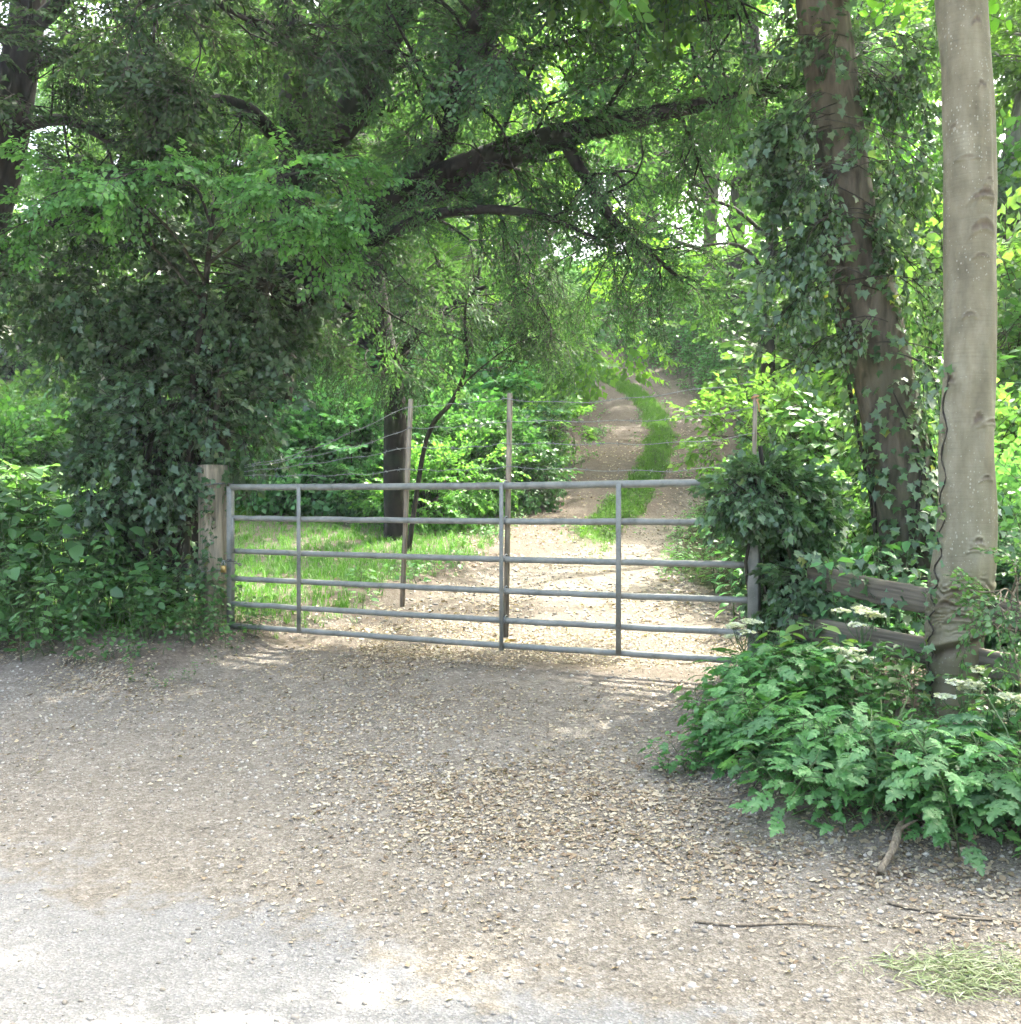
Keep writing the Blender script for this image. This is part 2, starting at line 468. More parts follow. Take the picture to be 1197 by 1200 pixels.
def limb(pts, radii, n=24, sides=10, lump=.12, seed=0):
    c = spline(pts, n); r = np.interp(np.linspace(0, 1, n), np.linspace(0, 1, len(radii)), radii)
    V, T = tubes(c[None], r[None], sides)
    Vr = V.reshape(n, sides, 3); off = Vr - c[:, None]
    k = 1 + lump * np.array([[mnoise.noise(Vector((x * 2.2 / max(radii[0] * 4, .2) + seed, y * 2.2 / max(radii[0] * 4, .2), z * .9))) * 1.6 for x, y, z in row] for row in Vr])
    V = (c[:, None] + off * k[..., None]).reshape(-1, 3)
    return c, r, V, T


def children(PL, per, t0, t1, ln, ang, trop=(0, 0, 0), k=6, wig=.18, flat=0., shrink=.5):
    """branches off every polyline; ln may be an array per parent"""
    PL = np.asarray(PL, float); n, kk, _ = PL.shape
    base = (np.arange(per)[None] + rng.random((n, per))) / per
    t = (t0 + (t1 - t0) * base).ravel()
    idx = np.repeat(np.arange(n), per)
    f = t * (kk - 1); i = np.minimum(f.astype(int), kk - 2); f = (f - i)[:, None]
    pos = PL[idx, i] * (1 - f) + PL[idx, i + 1] * f
    tg = unit(PL[idx, i + 1] - PL[idx, i])
    rd = rng.normal(size=tg.shape); rd[:, 2] *= (1 - flat)
    perp = unit(rd - (rd * tg).sum(1, keepdims=True) * tg)
    a = np.radians(ang[0] + (ang[1] - ang[0]) * rng.random(len(t)))[:, None]
    d = unit(tg * np.cos(a) + perp * np.sin(a))
    ln = np.broadcast_to(np.asarray(ln, float), (n,))[idx] * (1 - shrink * (t - t0) / max(t1 - t0, 1e-6)) * (.7 + .6 * rng.random(len(t)))
    out = np.empty((len(t), k, 3)); out[:, 0] = pos
    trop = np.asarray(trop, float)
    for q in range(1, k):
        d = unit(d + rng.normal(size=d.shape) * wig + trop)
        out[:, q] = out[:, q - 1] + d * (ln / (k - 1))[:, None]
    return out, ln


def anchors(PL, per, t0=.25, t1=1., spread=45, flat=.7, droop=0.):
    PL = np.asarray(PL, float); n, kk, _ = PL.shape
    t = (t0 + (t1 - t0) * (np.arange(per)[None] + rng.random((n, per))) / per).ravel()
    idx = np.repeat(np.arange(n), per)
    f = t * (kk - 1); i = np.minimum(f.astype(int), kk - 2); f = (f - i)[:, None]
    pos = PL[idx, i] * (1 - f) + PL[idx, i + 1] * f
    tg = unit(PL[idx, i + 1] - PL[idx, i])
    rd = rng.normal(size=tg.shape); rd[:, 2] *= (1 - flat)
    a = np.radians(spread) * rng.random((len(t), 1))
    perp = unit(rd - (rd * tg).sum(1, keepdims=True) * tg)
    d = unit(tg * np.cos(a) + perp * np.sin(a) + np.array([0, 0, -droop]))
    return pos, d


def frames(a, up=(0, 0, 1), jit=.35):
    a = unit(a); up = np.broadcast_to(np.asarray(up, float), a.shape) + rng.normal(size=a.shape) * jit
    z = unit(up - (up * a).sum(-1, keepdims=True) * a); y = np.cross(z, a)
    return np.stack([a, y, z], -1)


# leaf templates: (V, T) with the leaf along +x, face up +z --------
def tpl_ovate(w=.3):
    V = [(0, 0, 0), (.3, w, .07), (.7, w * .75, .0), (1, 0, -.16), (.7, -w * .75, .0), (.3, -w, .07), (.35, 0, 0), (.7, 0, -.06)]
    T = [(0, 6, 1), (6, 7, 2), (6, 2, 1), (7, 3, 2), (0, 5, 6), (6, 4, 7), (6, 5, 4), (7, 4, 3)]
    return np.array(V, float), np.array(T)


def tpl_lite(w=.3):
    return np.array([(0, 0, 0), (.45, w, .06), (1, 0, -.12), (.45, -w, .06)], float), np.array([(0, 2, 1), (0, 3, 2)])


def tpl_fan(outline, c=(.35, 0, 0)):
    V = [c] + outline; n = len(outline)
    return np.array(V, float), np.array([(0, 1 + i, 1 + (i + 1) % n) for i in range(n)])


def tpl_ivy():
    h = [(0, 0, 0), (.02, -.14, .02), (-.12, -.34, .0), (.2, -.33, .06), (.36, -.52, -.03), (.52, -.25, .04), (1, 0, -.12)]
    o = h + [(x, -y, z) for x, y, z in h[-2:0:-1]]
    return tpl_fan(o, (.3, 0, -.03))


def tpl_heart():
    h = [(.06, 0, 0), (-.06, -.2, .03), (.05, -.4, .05), (.3, -.46, .05), (.6, -.3, .03), (.82, -.13, -.03), (1, 0, -.12)]
    o = h + [(x, -y, z) for x, y, z in h[-2:0:-1]]
    return tpl_fan(o, (.35, 0, -.03))


def tpl_lobed():
    h = [(0, 0, 0), (.06, -.16, .02), (-.04, -.34, -.02), (.12, -.3, .03), (.2, -.36, 0), (.26, -.2, .03), (.3, -.4, -.03), (.44, -.32, .02), (.5, -.38, -.02), (.56, -.16, .02), (.68, -.26, -.04), (.76, -.14, 0), (.84, -.16, -.05), (1, 0, -.14)]
    o = h + [(x, -y, z) for x, y, z in h[-2:0:-1]]
    return tpl_fan(o, (.42, 0, .0))


def place(tpl, pos, R, sc, v=None, m=0, geo=None):
    V, T = tpl[0], tpl[1]
    n = len(pos)
    if n == 0: return geo
    sc = np.broadcast_to(np.asarray(sc, float), (n,))
    W = pos[:, None, :] + sc[:, None, None] * np.einsum('nij,kj->nki', R, V)
    TT = T[None] + (np.arange(n) * len(V))[:, None, None]
    if len(tpl) > 2:
        tv, tm = tpl[2], tpl[3]
        if v is None: v = rng.random(n)
        vv = np.clip(.55 * tv[None] + .45 * np.asarray(v)[:, None], 0, 1).ravel()
        mm = np.tile(tm, n) + m
    else:
        if v is None: v = rng.random(n)
        vv = np.repeat(np.asarray(v, float), len(V)); mm = np.full(len(T) * n, m)
    geo = geo or Geo()
    geo.add(W.reshape(-1, 3), TT.reshape(-1, 3), vv, mm)
    return geo


def make_spray(leaf, L0=.5, nside=4, nleaf=7, ll=.07, droop=.25, wig=.1, twig=.004, fork=45, upj=.35, seed=0):
    """a twig with side twigs and leaves, main axis +x; slots 0 leaf, 1 twig"""
    global rng
    keep = rng; rng = np.random.default_rng(100 + seed)
    k = 6; t = np.linspace(0, 1, k)
    main = np.stack([t * L0, rng.normal(0, .02) * t + .0 * t, -droop * L0 * t ** 2], -1)
    tw = [main]
    for i in range(nside):
        s = (i + .7) / (nside + .7); b = np.array([np.interp(s, t, main[:, q]) for q in range(3)])
        sg = 1 if i % 2 else -1; a = math.radians(fork + rng.normal(0, 8)); ln = L0 * (.62 - .32 * s) * (.8 + .4 * rng.random())
        d = np.array([math.cos(a), sg * math.sin(a), rng.normal(0, .12)])
        tw.append(b + d * (t * ln)[:, None] + np.array([0, 0, -droop * .8 * ln])[None] * (t ** 2)[:, None])
    g = Geo()
    tw = np.array(tw)
    rad = np.linspace(twig, twig * .4, k)[None] * np.linspace(1, .6, len(tw))[:, None]
    V, T = tubes(tw, rad, 3); g.add(V, T, .5, 1)
    pos, ax = [], []
    for j, p in enumerate(tw):
        nl = nleaf if j else nleaf + 1
        for q in range(nl):
            s = (.25 if j == 0 else .12) + (q + .5) / nl * (.78 if j == 0 else .88); s = min(s, 1)
            pos.append([np.interp(s, t, p[:, c]) for c in range(3)])
            dr = p[-1] - p[0]; dr /= np.linalg.norm(dr)
            sg = (1 if q % 2 else -1) if q < nl - 1 else 0
            a = sg * math.radians(50 + rng.normal(0, 12)) + rng.normal(0, .15)
            ax.append([dr[0] * math.cos(a) - dr[1] * math.sin(a), dr[0] * math.sin(a) + dr[1] * math.cos(a), dr[2] - .2 + rng.normal(0, .2)])
    pos, ax = np.array(pos), np.array(ax)
    place(leaf, pos, frames(ax, jit=upj), ll * (.7 + .6 * rng.random(len(pos))), rng.random(len(pos)), 0, g)
    rng = keep
    return g.arrays()


def sprays(kind, n=4, **kw): return [make_spray(kind, seed=i * 7 + int(kw.get('L0', .5) * 100), **kw) for i in range(n)]


def put_sprays(tpls, pos, d, sc, geo=None, up=(0, 0, 1), jit=.35, v=None):
    geo = geo or Geo(); n = len(pos); sc = np.broadcast_to(np.asarray(sc, float), (n,))
    which = rng.integers(0, len(tpls), n); R = frames(d, up, jit)
    v = rng.random(n) if v is None else v
    for i, t in enumerate(tpls):
        k = which == i
        place(t, pos[k], R[k], sc[k], v[k], 0, geo)
    return geo


SP = dict(
    yew=sprays(tpl_lite(.25), 4, L0=.42, nside=6, nleaf=8, ll=.054, droop=.15, fork=42),
    yewf=sprays(tpl_lite(.2), 4, L0=.5, nside=6, nleaf=10, ll=.042, droop=.45, fork=38),
    beech=sprays(tpl_ovate(.3), 4, L0=.5, nside=4, nleaf=6, ll=.075, droop=.2),
    hazel=sprays(tpl_ovate(.34), 4, L0=.45, nside=5, nleaf=7, ll=.06, droop=.22),
    wood=sprays(tpl_lite(.36), 4, L0=.75, nside=5, nleaf=6, ll=.12, droop=.25),
    bush=sprays(tpl_lite(.36), 4, L0=.45, nside=4, nleaf=6, ll=.075, droop=.25),
    ivyb=sprays(tpl_ivy(), 4, L0=.36, nside=4, nleaf=5, ll=.062, droop=.5, upj=.5),
    ovsm=sprays(tpl_ovate(.32), 4, L0=.4, nside=4, nleaf=6, ll=.05, droop=.25),
)

# ---------------------------------------------------------------- setting: one ground surface, split by use
def grid_axis(lo, hi, dense_lo, dense_hi, step, grow=1.09, soft=None):
    a = list(np.arange(dense_lo, dense_hi, step)); s = step
    while a[-1] < hi: s *= 1.012 if soft and a[-1] < soft else grow; a.append(a[-1] + s)
    s = step; b = []
    x = dense_lo
    while x > lo: s *= grow; x -= s; b.append(x)
    return np.array(b[::-1] + a)


gx = grid_axis(-260, 260, -6, 7, .07); gy = grid_axis(-120, 330, 1.5, 12, .07, soft=45)
GX, GY = np.meshgrid(gx, gy)
GZ = H(GX, GY)
gs, gt, gu = s_of(GX, GY), t_of(GX, GY), GX - xc_of(GY)
nn = vnoise(GX, GY, .8) * .5 + vnoise(GX, GY, .3) * .3
beyond = sm(6.6, 7.4, gs)
m_road = (1 - sm(2.2, 3.9, gs + nn * .7)) * sm(-9, -6, gs)
apron = (1 - sm(6.3, 7.2, gs + nn * .5))
trkw = 1 - sm(hw_of(GY) - .25, hw_of(GY) + .3, np.abs(gu + nn * .4))
m_grav = np.maximum(apron * .75 + .12 * nn - .2 * sm(3.6, 6.2, gs) + .15 * (1 - sm(3., 4.2, gs)), 0)
m_dirt = np.maximum(apron * .9, trkw * beyond)
m_grav = np.maximum(m_grav, trkw * beyond * .55 * sm(9, 11, GY) * (1 - sm(19, 25, GY)))
strip = (1 - sm(.14, .38, np.abs(gu - strip_c(GY) + nn * .3))) * sm(13, 16, GY + nn * 3)
m_dirt *= 1 - .85 * strip; m_grav *= 1 - .9 * strip
lawn = np.maximum((1 - sm(-hw_of(GY) - .1, -hw_of(GY) + .5, gu + nn * .6)) * sm(8.2, 9.2, GY + nn) * (1 - sm(17.5, 20, GY)),
                  (1 - sm(-7.5, -5.5, GX)) * sm(9, 11, gs) * (1 - sm(30, 40, GY)))
m_grass = np.clip(np.maximum(lawn, strip), 0, 1)
vg = verge(GX, GY)
m_soil = np.maximum(vg, sm(4.2, 5.0, gs + nn) * (1 - sm(7, 9, gs)) * .62)
m_soil = np.clip(m_soil * (1 - strip), 0, 1)
m_grav *= 1 - .9 * vg; m_dirt *= 1 - .8 * vg
nx, ny = len(gx), len(gy)
V = np.stack([GX, GY, GZ], -1).reshape(-1, 3)
ii = (np.arange(ny - 1)[:, None] * nx + np.arange(nx - 1)[None]).ravel()
fs = [a.reshape(ny, nx)[:-1, :-1].ravel() for a in (m_road, apron, trkw * beyond)]
cls = np.zeros(len(ii), int)
cls[(fs[2] > .5) & (gy[:-1].repeat(nx - 1) < 55)] = 3
cls[fs[1] > .5] = 2
cls[fs[0] > .5] = 1
for c, nm in enumerate(['ground', 'road', 'gravel_apron', 'track']):
    q = ii[cls == c]
    T = np.concatenate([np.stack([q, q + 1, q + nx + 1], -1), np.stack([q, q + nx + 1, q + nx], -1)])
    used, inv = np.unique(T, return_inverse=True); T = inv.reshape(-1, 3)
    at = {k: a.ravel()[used] for k, a in dict(m_road=m_road, m_grav=m_grav, m_dirt=m_dirt, m_soil=m_soil, m_grass=m_grass).items()}
    o = obj(nm, tri_mesh(nm, V[used], T, [M['ground']], None, at, True))
    o['kind'] = 'structure'

# ---------------------------------------------------------------- gate
GL, GR = np.array([-2.31, 8.83]), np.array([1.545, 6.80])
gdir = unit(GR - GL); gnrm = np.array([-gdir[1], gdir[0]]); glen = float(np.linalg.norm(GR - GL))
grz = math.atan2(gdir[1], gdir[0])


def gate_a(px):
    """distance along the gate of photo column px"""
    k = (px - CX) / F
    return float(-(GL[0] - k * GL[1]) / (gdir[0] - k * gdir[1]))


gate = thing('field_gate', 'grey galvanised five bar field gate across the gravel track, with barbed wire strung above it', 'gate', (GL[0], GL[1], 0), grz)


def box(g, c, d, m=0, rot=None, bev=.0):
    x, y, z = np.array(d) / 2
    if bev <= 0:
        V = np.array([(sx * x, sy * y, sz * z) for sx in (-1, 1) for sy in (-1, 1) for sz in (-1, 1)])
        T = [(0, 1, 3), (0, 3, 2), (4, 6, 7), (4, 7, 5), (0, 4, 5), (0, 5, 1), (2, 3, 7), (2, 7, 6), (0, 2, 6), (0, 6, 4), (1, 5, 7), (1, 7, 3)]
    else:
        b = bev; ring = [(x, y - b), (x - b, y), (-x + b, y), (-x, y - b), (-x, -y + b), (-x + b, -y), (x - b, -y), (x, -y + b)]
        V = np.array([(p, q, -z) for p, q in ring] + [(p, q, z - b) for p, q in ring] + [(p * (1 - b / x), q * (1 - b / y), z) for p, q in ring])
        T = []
        for r in range(2):
            for i in range(8):
                a0, a1 = r * 8 + i, r * 8 + (i + 1) % 8
                T += [(a0, a1, a1 + 8), (a0, a1 + 8, a0 + 8)]
        T += [(16, 16 + i, 16 + i + 1) for i in range(1, 7)] + [(0, i + 1, i) for i in range(1, 7)]
    if rot is not None: V = V @ np.asarray(rot).T
    g.add(V + np.asarray(c), T, .5, m); return g


BAR_Z = [1.292, 1.036, .762, .534, .323, .142]
for i, z in enumerate(BAR_Z):
    n = 40; x = np.linspace(-.02, glen, n)
    sag = -.008 * np.sin(np.pi * x / glen) + rng.normal(0, .0012, n)
    y = np.convolve(np.pad(rng.normal(0, .003, n), 4, mode='edge'), np.ones(9) / 9, mode='valid')
    r = .026 if i == 0 else .0225
    V_, T_ = tubes(np.stack([x, y, z + sag], -1)[None], np.full((1, n), r), 14)
    obj('bar', tri_mesh('gate_bar', V_, T_, [M['steel']], smooth=True), gate)
for px, z0, z1, wd in ((353, .13, 1.30, .036), (727, .13, 1.30, .036)):
    g = Geo(); a = gate_a(px); box(g, (a, -.03, (z0 + z1) / 2), (wd, .012, z1 - z0), bev=.003)
    obj('upright', g.mesh('gate_upright', [M['steel']]), gate)
g = Geo(); a = gate_a(590); box(g, (a, -.029, .70), (.03, .014, 1.2), bev=.003)
up = obj('upright', g.mesh('gate_upright', [M['steel']]), gate)
for z in BAR_Z[:5]:
    g = Geo(); n = 10; th = np.linspace(0, 2 * np.pi, n)
    ringp = np.stack([a + .024 + 0 * th, .0 + .029 * np.cos(th), z + .029 * np.sin(th)], -1)
    V_, T_ = tubes(ringp[None], np.full((1, n), .005), 5); g.add(V_, T_)
    obj('wire_tie', g.mesh('wire_tie', [M['wire']]), up)
g = Geo(); box(g, (-.025, .0, .72), (.05, .05, 1.16), bev=.004)
obj('stile', g.mesh('gate_stile', [M['steel']]), gate)
g = Geo(); box(g, (glen + .02, -.01, .70), (.07, .07, 1.36), bev=.005)
obj('stile', g.mesh('gate_stile', [M['steel']]), gate)
g = Geo(); box(g, (gate_a(276), -.035, .90), (.03, .02, .28), bev=.003)
obj('latch', g.mesh('gate_latch', [M['steel']]), gate)
for z in (.36, 1.03):
    g = Geo(); V_, T_ = tubes(np.array([[(glen + .02, .02, z - .07), (glen + .02, .08, z), (glen + .02, .08, z + .09)]]), np.full((1, 3), .014), 8); g.add(V_, T_)
    obj('hinge', g.mesh('gate_hinge', [M['steel']]), gate)
# stakes that carry the wire above the gate
stk = [((478, 467), (467, 712), .032), ((594.5, 460), (589, 748), .034), ((883, 461), (880, 640), .026)]
stake_top = []
for (tx, ty), (bx_, by_), w in stk:
    def gp(px, py, off):
        a = gate_a(px); d = GL[1] + gdir[1] * a
        return np.array([a, off, CZ + (HY - py) / F * d])
    p0, p1 = gp(bx_, by_, .05), gp(tx, ty, .045)
    stake_top.append((p0, p1))
    ax = unit(p1 - p0); Rm = np.stack([np.cross([0, 1, 0], ax), np.array([0, 1, 0]) - ax * ax[1], ax], -1)
    g = Geo(); box(g, (p0 + p1) / 2, (w, w * .9, np.linalg.norm(p1 - p0)), rot=Rm, bev=.004)
    so = obj('stake', g.mesh('wire_stake', [M['stake']]), gate)
    if tx > 800:
        g = Geo(); th = np.linspace(0, 2 * np.pi, 9)
        c = p0 + (p1 - p0) * ((640 - 468) / (640 - 461.))
        ring = np.stack([c[0] + .022 * np.cos(th), c[1] + .022 * np.sin(th), c[2] + .004 * th], -1)
        V_, T_ = tubes(ring[None], np.full((1, 9), .006), 5); g.add(V_, T_)
        tail = np.array([c + (.015, -.02, 0), c + (.03, -.03, -.03), c + (.035, -.03, -.08)])
        V_, T_ = tubes(tail[None], np.full((1, 3), .004), 4); g.add(V_, T_)
        obj('twine', g.mesh('twine', [M['ribbon']]), so)
# barbed strands: photo heights at the left end, the three stakes
ends = [((284, 545), 476, 467, 447), ((284, 548), 502, 493, 477), ((284, 552), 524, 519, 508), ((284, 557), 549, 547, 541)]
for (lx, ly), y1, y2, y3 in ends:
    nodes = []
    al = gate_a(lx); dl = GL[1] + gdir[1] * al
    nodes.append(np.array([al, .03, CZ + (HY - ly) / F * dl]))
    for (p0, p1), yy, px in zip(stake_top, (y1, y2, y3), (477, 593, 883)):
        a = gate_a(px); d = GL[1] + gdir[1] * a
        nodes.append(np.array([a, .03, CZ + (HY - yy) / F * d]))
    pts = []; n = 26
    for k in range(3):
        t = np.linspace(0, 1, n, endpoint=(k == 2)); A_, B_ = nodes[k], nodes[k + 1]
        ln = np.linalg.norm(B_ - A_); sg = (.03 + .05 * rng.random()) * ln * .6
        p = A_ + (B_ - A_) * t[:, None]; p[:, 2] -= 4 * sg * t * (1 - t) * (.7 + .3 * np.sin(3 * t + rng.random() * 6))
        p[:, 2] += .006 * np.sin(t * 23 + rng.random() * 6); pts.append(p)
    p = np.concatenate(pts); g = Geo()
    ph = np.linspace(0, 60, len(p))
    V_, T_ = tubes(p[None], np.full((1, len(p)), .0028), 5); g.add(V_, T_)
    cum = np.concatenate([[0], np.cumsum(np.linalg.norm(np.diff(p, axis=0), axis=1))])
    for c in np.arange(.1, cum[-1], .12):
        q = np.array([np.interp(c, cum, p[:, k]) for k in range(3)])
        dd = unit(rng.normal(size=(2, 3)))
        bl = np.stack([q + dd * .018, q + 0 * dd, q - dd[::-1] * .018], 1)
        V_, T_ = tubes(bl, np.full((2, 3), .0022), 3); g.add(V_, T_)
    obj('barbed_wire', g.mesh('barbed_wire', [M['wire']]), gate)

# left wooden post --------------------------------------------------
pL = P(250, 735, 9.0); zb = float(H(pL[0], pL[1])) - .1
post = thing('gate_post', 'square weathered wooden gate post left of the gate with sprigs of ivy', 'post', (pL[0], pL[1], zb), math.radians(-50))
n = 30
g = Geo(); zt_ = 1.15 + 46 / F * 9.0 - zb
zz = np.linspace(0, zt_, n); hw = .105; rr = []
ringn = [(1, -.8), (1, .8), (.8, 1), (-.8, 1), (-1, .8), (-1, -.8), (-.8, -1), (.8, -1)]
for q, z in enumerate(zz):
    s = hw * (1 - .04 * q / n) * (.97 if q == n - 1 else 1)
    rr.append([(x * s + rng.normal(0, .002) + .012 * math.sin(z * 2.1), y * s + rng.normal(0, .002), z) for x, y in ringn])
V_ = np.array(rr).reshape(-1, 3); T_ = []
for q in range(n - 1):
    for i in range(8):
        a0, a1 = q * 8 + i, q * 8 + (i + 1) % 8; T_ += [(a0, a1, a1 + 8), (a0, a1 + 8, a0 + 8)]
T_ += [((n - 1) * 8, (n - 1) * 8 + i, (n - 1) * 8 + i + 1) for i in range(1, 7)]
g.add(V_, T_); obj('post', g.mesh('post_timber', [M['post']]), post)


def band(zc, r=.118, wob=.01, th_r=.006):
    n = 25; sq = np.linspace(0, 2 * np.pi, n)
    x = np.clip(np.cos(sq) * 1.35, -1, 1) * r; y = np.clip(np.sin(sq) * 1.35, -1, 1) * r
    return tubes(np.stack([x, y, zc + wob * np.sin(sq * 2 + 1)], -1)[None], np.full((1, n), th_r), 5)


for zc in (.56, 1.28):
    V_, T_ = band(zc); obj('wire_band', tri_mesh('wire_band', V_, T_, [M['wire']]), post)
# padlock and chain hang on the post
lk = P(262, 664, 8.72)
lock = thing('padlock', 'small brass padlock on a dark chain at the latch side of the gate', 'padlock', lk, math.radians(-28))
g = Geo(); box(g, (0, 0, -.02), (.05, .026, .058), bev=.006); obj('lock_body', g.mesh('lock_body', [M['brass']]), lock)
th = np.linspace(0, np.pi, 12); V_, T_ = tubes(np.stack([.017 * np.cos(th), 0 * th, .008 + .042 * np.sin(th)], -1)[None], np.full((1, 12), .0055), 6)
obj('shackle', tri_mesh('shackle', V_, T_, [M['wire']], smooth=True), lock)
g = Geo()
for k in range(9):
    c = np.array([.0 + .021 * k, .01 * math.sin(k), .036 + .02 * math.sin(k * .5)]); th = np.linspace(0, 2 * np.pi, 9)
    rr = np.stack([.017 * np.cos(th), (.009 * np.sin(th) if k % 2 else 0 * th), (0 * th if k % 2 else .009 * np.sin(th))], -1) + c
    V_, T_ = tubes(rr[None], np.full((1, 9), .0045), 5); g.add(V_, T_)
obj('chain', g.mesh('lock_chain', [M['chain']]), lock)

# ---------------------------------------------------------------- rail fence on the right
fence = thing('rail_fence', 'low weathered two rail timber fence behind the beech trunk, half covered by ivy', 'fence', (0, 0, 0))


def rail_between(p0, p1, hgt=.14, th=.04, name='rail'):
    ax = unit(p1 - p0); yv = unit(np.cross([0, 0, 1], ax)); Rm = np.stack([ax, yv, np.cross(ax, yv)], -1)
    g = Geo(); n = 24; L0 = np.linalg.norm(p1 - p0); xs = np.linspace(-L0 / 2, L0 / 2, n); V_ = []
    for x in xs:
        w = .006 * math.sin(x * 5 + p0[2] * 9)
        for (a, b) in ((-1, -.8), (-.7, -1), (.7, -1), (1, -.8), (1, .8), (.7, 1), (-.7, 1), (-1, .8)):
            V_.append((x, a * th / 2, b * hgt / 2 + w + rng.normal(0, .002)))
    T_ = []
    for q in range(n - 1):
        for i in range(8):
            a0, a1 = q * 8 + i, q * 8 + (i + 1) % 8; T_ += [(a0, a1 + 8, a1), (a0, a0 + 8, a1 + 8)]
    T_ += [(0, i, i + 1) for i in range(1, 7)] + [((n - 1) * 8, (n - 1) * 8 + i + 1, (n - 1) * 8 + i) for i in range(1, 7)]
    o = obj(name, tri_mesh(name, np.array(V_), np.array(T_), [M['rail']]), fence)
    # local axes follow the timber so that the grain runs along it
    mw = np.eye(4); mw[:3, :3] = Rm; mw[:3, 3] = (p0 + p1) / 2
    from mathutils import Matrix
    o.matrix_local = Matrix(mw.tolist())


for xa, ya, yb in ((948, 676, 700), (922, 732, 760)):
    pa, pb = P(xa, ya, 6.45), P(1345, yb + 52, 4.9)
    rail_between(pa, pb)
for px, d in ((1112, 6.0), (1290, 5.12)):
    pp = P(px, 0, d); gz = float(H(pp[0], pp[1]))
    g = Geo(); box(g, (pp[0], pp[1] + .06, gz + .2), (.1, .1, .95), bev=.01)
    obj('fence_post', g.mesh('fence_post', [M['post']]), fence)

g = Geo(); q = rng.random(260) ** 1.6
ra_, rb_ = P(935, 676, 6.42), P(1120, 694, 5.72)
pp = ra_ + (rb_ - ra_) * q[:, None] + np.column_stack([rng.normal(0, .03, 260), rng.normal(0, .03, 260), rng.uniform(-.3, .16, 260)])
place(tpl_ivy(), pp, frames(np.array([0, -.5, -.7]) + rng.normal(size=(260, 3)) * .45, (0, -.7, .5), .3), .035 + .04 * rng.random(260), None, 0, g)
fi = obj('ivy_growth', g.mesh('fence_ivy', [M['ivy']]), fence); fi['kind'] = 'stuff'

# ---------------------------------------------------------------- trees with hand-set limbs
def tube_geo(geo, PL, r0, r1, sides=5, m=0):
    k = PL.shape[1]; n = len(PL)
    r0 = np.broadcast_to(np.asarray(r0, float), (n,)); r1 = np.broadcast_to(np.asarray(r1, float), (n,))
    R = r0[:, None] * (1 - np.linspace(0, 1, k))[None] + r1[:, None] * np.linspace(0, 1, k)[None]
    V_, T_ = tubes(PL, R, sides); geo.add(V_, T_, .5, m)


SDV = np.array([math.sin(SUN_AZ) * math.cos(SUN_EL), math.cos(SUN_AZ) * math.cos(SUN_EL), math.sin(SUN_EL)])


def sun_gap(p):
    """True for twigs that would stand between the sun and the open road or the clearing"""
    zg = np.where(s_of(p[:, 0], p[:, 1]) < 10, 0., .6); q = p
    for _ in range(2):
        k = (p[:, 2] - zg) / SDV[2]; q = p[:, :2] - SDV[None, :2] * k[:, None]; zg = H(q[:, 0], q[:, 1])
    s_, t_ = s_of(q[:, 0], q[:, 1]), t_of(q[:, 0], q[:, 1]); n = vnoise(q[:, 0], q[:, 1], .9) * .8
    road_ = (s_ < 3.02 + n * .5) & (t_ < -.9 + n)
    u = q[:, 0] - xc_of(q[:, 1])
    clear = (q[:, 1] > 10.4 + n) & (q[:, 1] < 16.5 + n + 5 * (u > -1.3)) & (u > -4.2 + n) & (u < 1.9 + n) & (vnoise(q[:, 0] + 7, q[:, 1], 1.1) + .5 > .22 + .06 * rng.normal(size=len(p)))
    return (road_ | clear) & (k > .8)


class Tree:
    def __init__(s, name, label, cat, loc, group=None):
        s.root = thing(name, label, cat, loc, 0, group); s.loc = np.asarray(loc, float)
        s.wood, s.leaf = Geo(), Geo(); s.kids = []

    def limb(s, pts, radii, n=28, sides=12, lump=.12):
        c, r, V_, T_ = limb(np.asarray(pts) - s.loc, radii, n, sides, lump, len(s.wood.V) * 3.7)
        s.wood.add(V_, T_); return c

    def finish(s, bark, leafm, trunk='trunk', crown='crown'):
        if s.wood.n: obj(trunk, s.wood.mesh(trunk, [bark], True), s.root)
        if s.leaf.n: obj(crown, s.leaf.mesh(crown, [leafm, M['twig']]), s.root)
        return s.root

    def dress(s, axis, l1, l2, spr, per=3, sc=1., r1=.03, droop=.1, flat=.6, spread=55, zmin=None, gap=1.):
        """axis: list of (k,3) limb lines; l1, l2: dicts for two levels of branches; then sprays"""
        tot = 0
        for a in axis:
            a = spline(a, 12)[None] if len(a) != 12 else a[None]
            b1, ln1 = children(a, **l1); tube_geo(s.wood, b1, r1 * np.clip(ln1 / ln1.max(), .4, 1), .006, 5)
            if l2:
                b2, ln2 = children(b1, ln=ln1 * l2['f'], **{k: v for k, v in l2.items() if k != 'f'})
                tube_geo(s.wood, b2, .009, .003, 4)
                p, d = anchors(b2, per, .15, 1., spread, flat, droop)
                pe, de = anchors(b2, 1, .97, 1., 10, flat, droop); p = np.vstack([p, pe]); d = np.vstack([d, de])
            else:
                p, d = anchors(b1, per, .15, 1., spread, flat, droop)
            kp = ~(sun_gap(p + s.loc) & (rng.random(len(p)) < gap))
            if zmin is not None: kp &= (p[:, 2] + s.loc[2]) > zmin
            p, d = p[kp], d[kp]
            put_sprays(spr, p, d, sc * (.75 + .5 * rng.random(len(p))), s.leaf)
            tot += len(p)
        return tot


rng = np.random.default_rng(40)
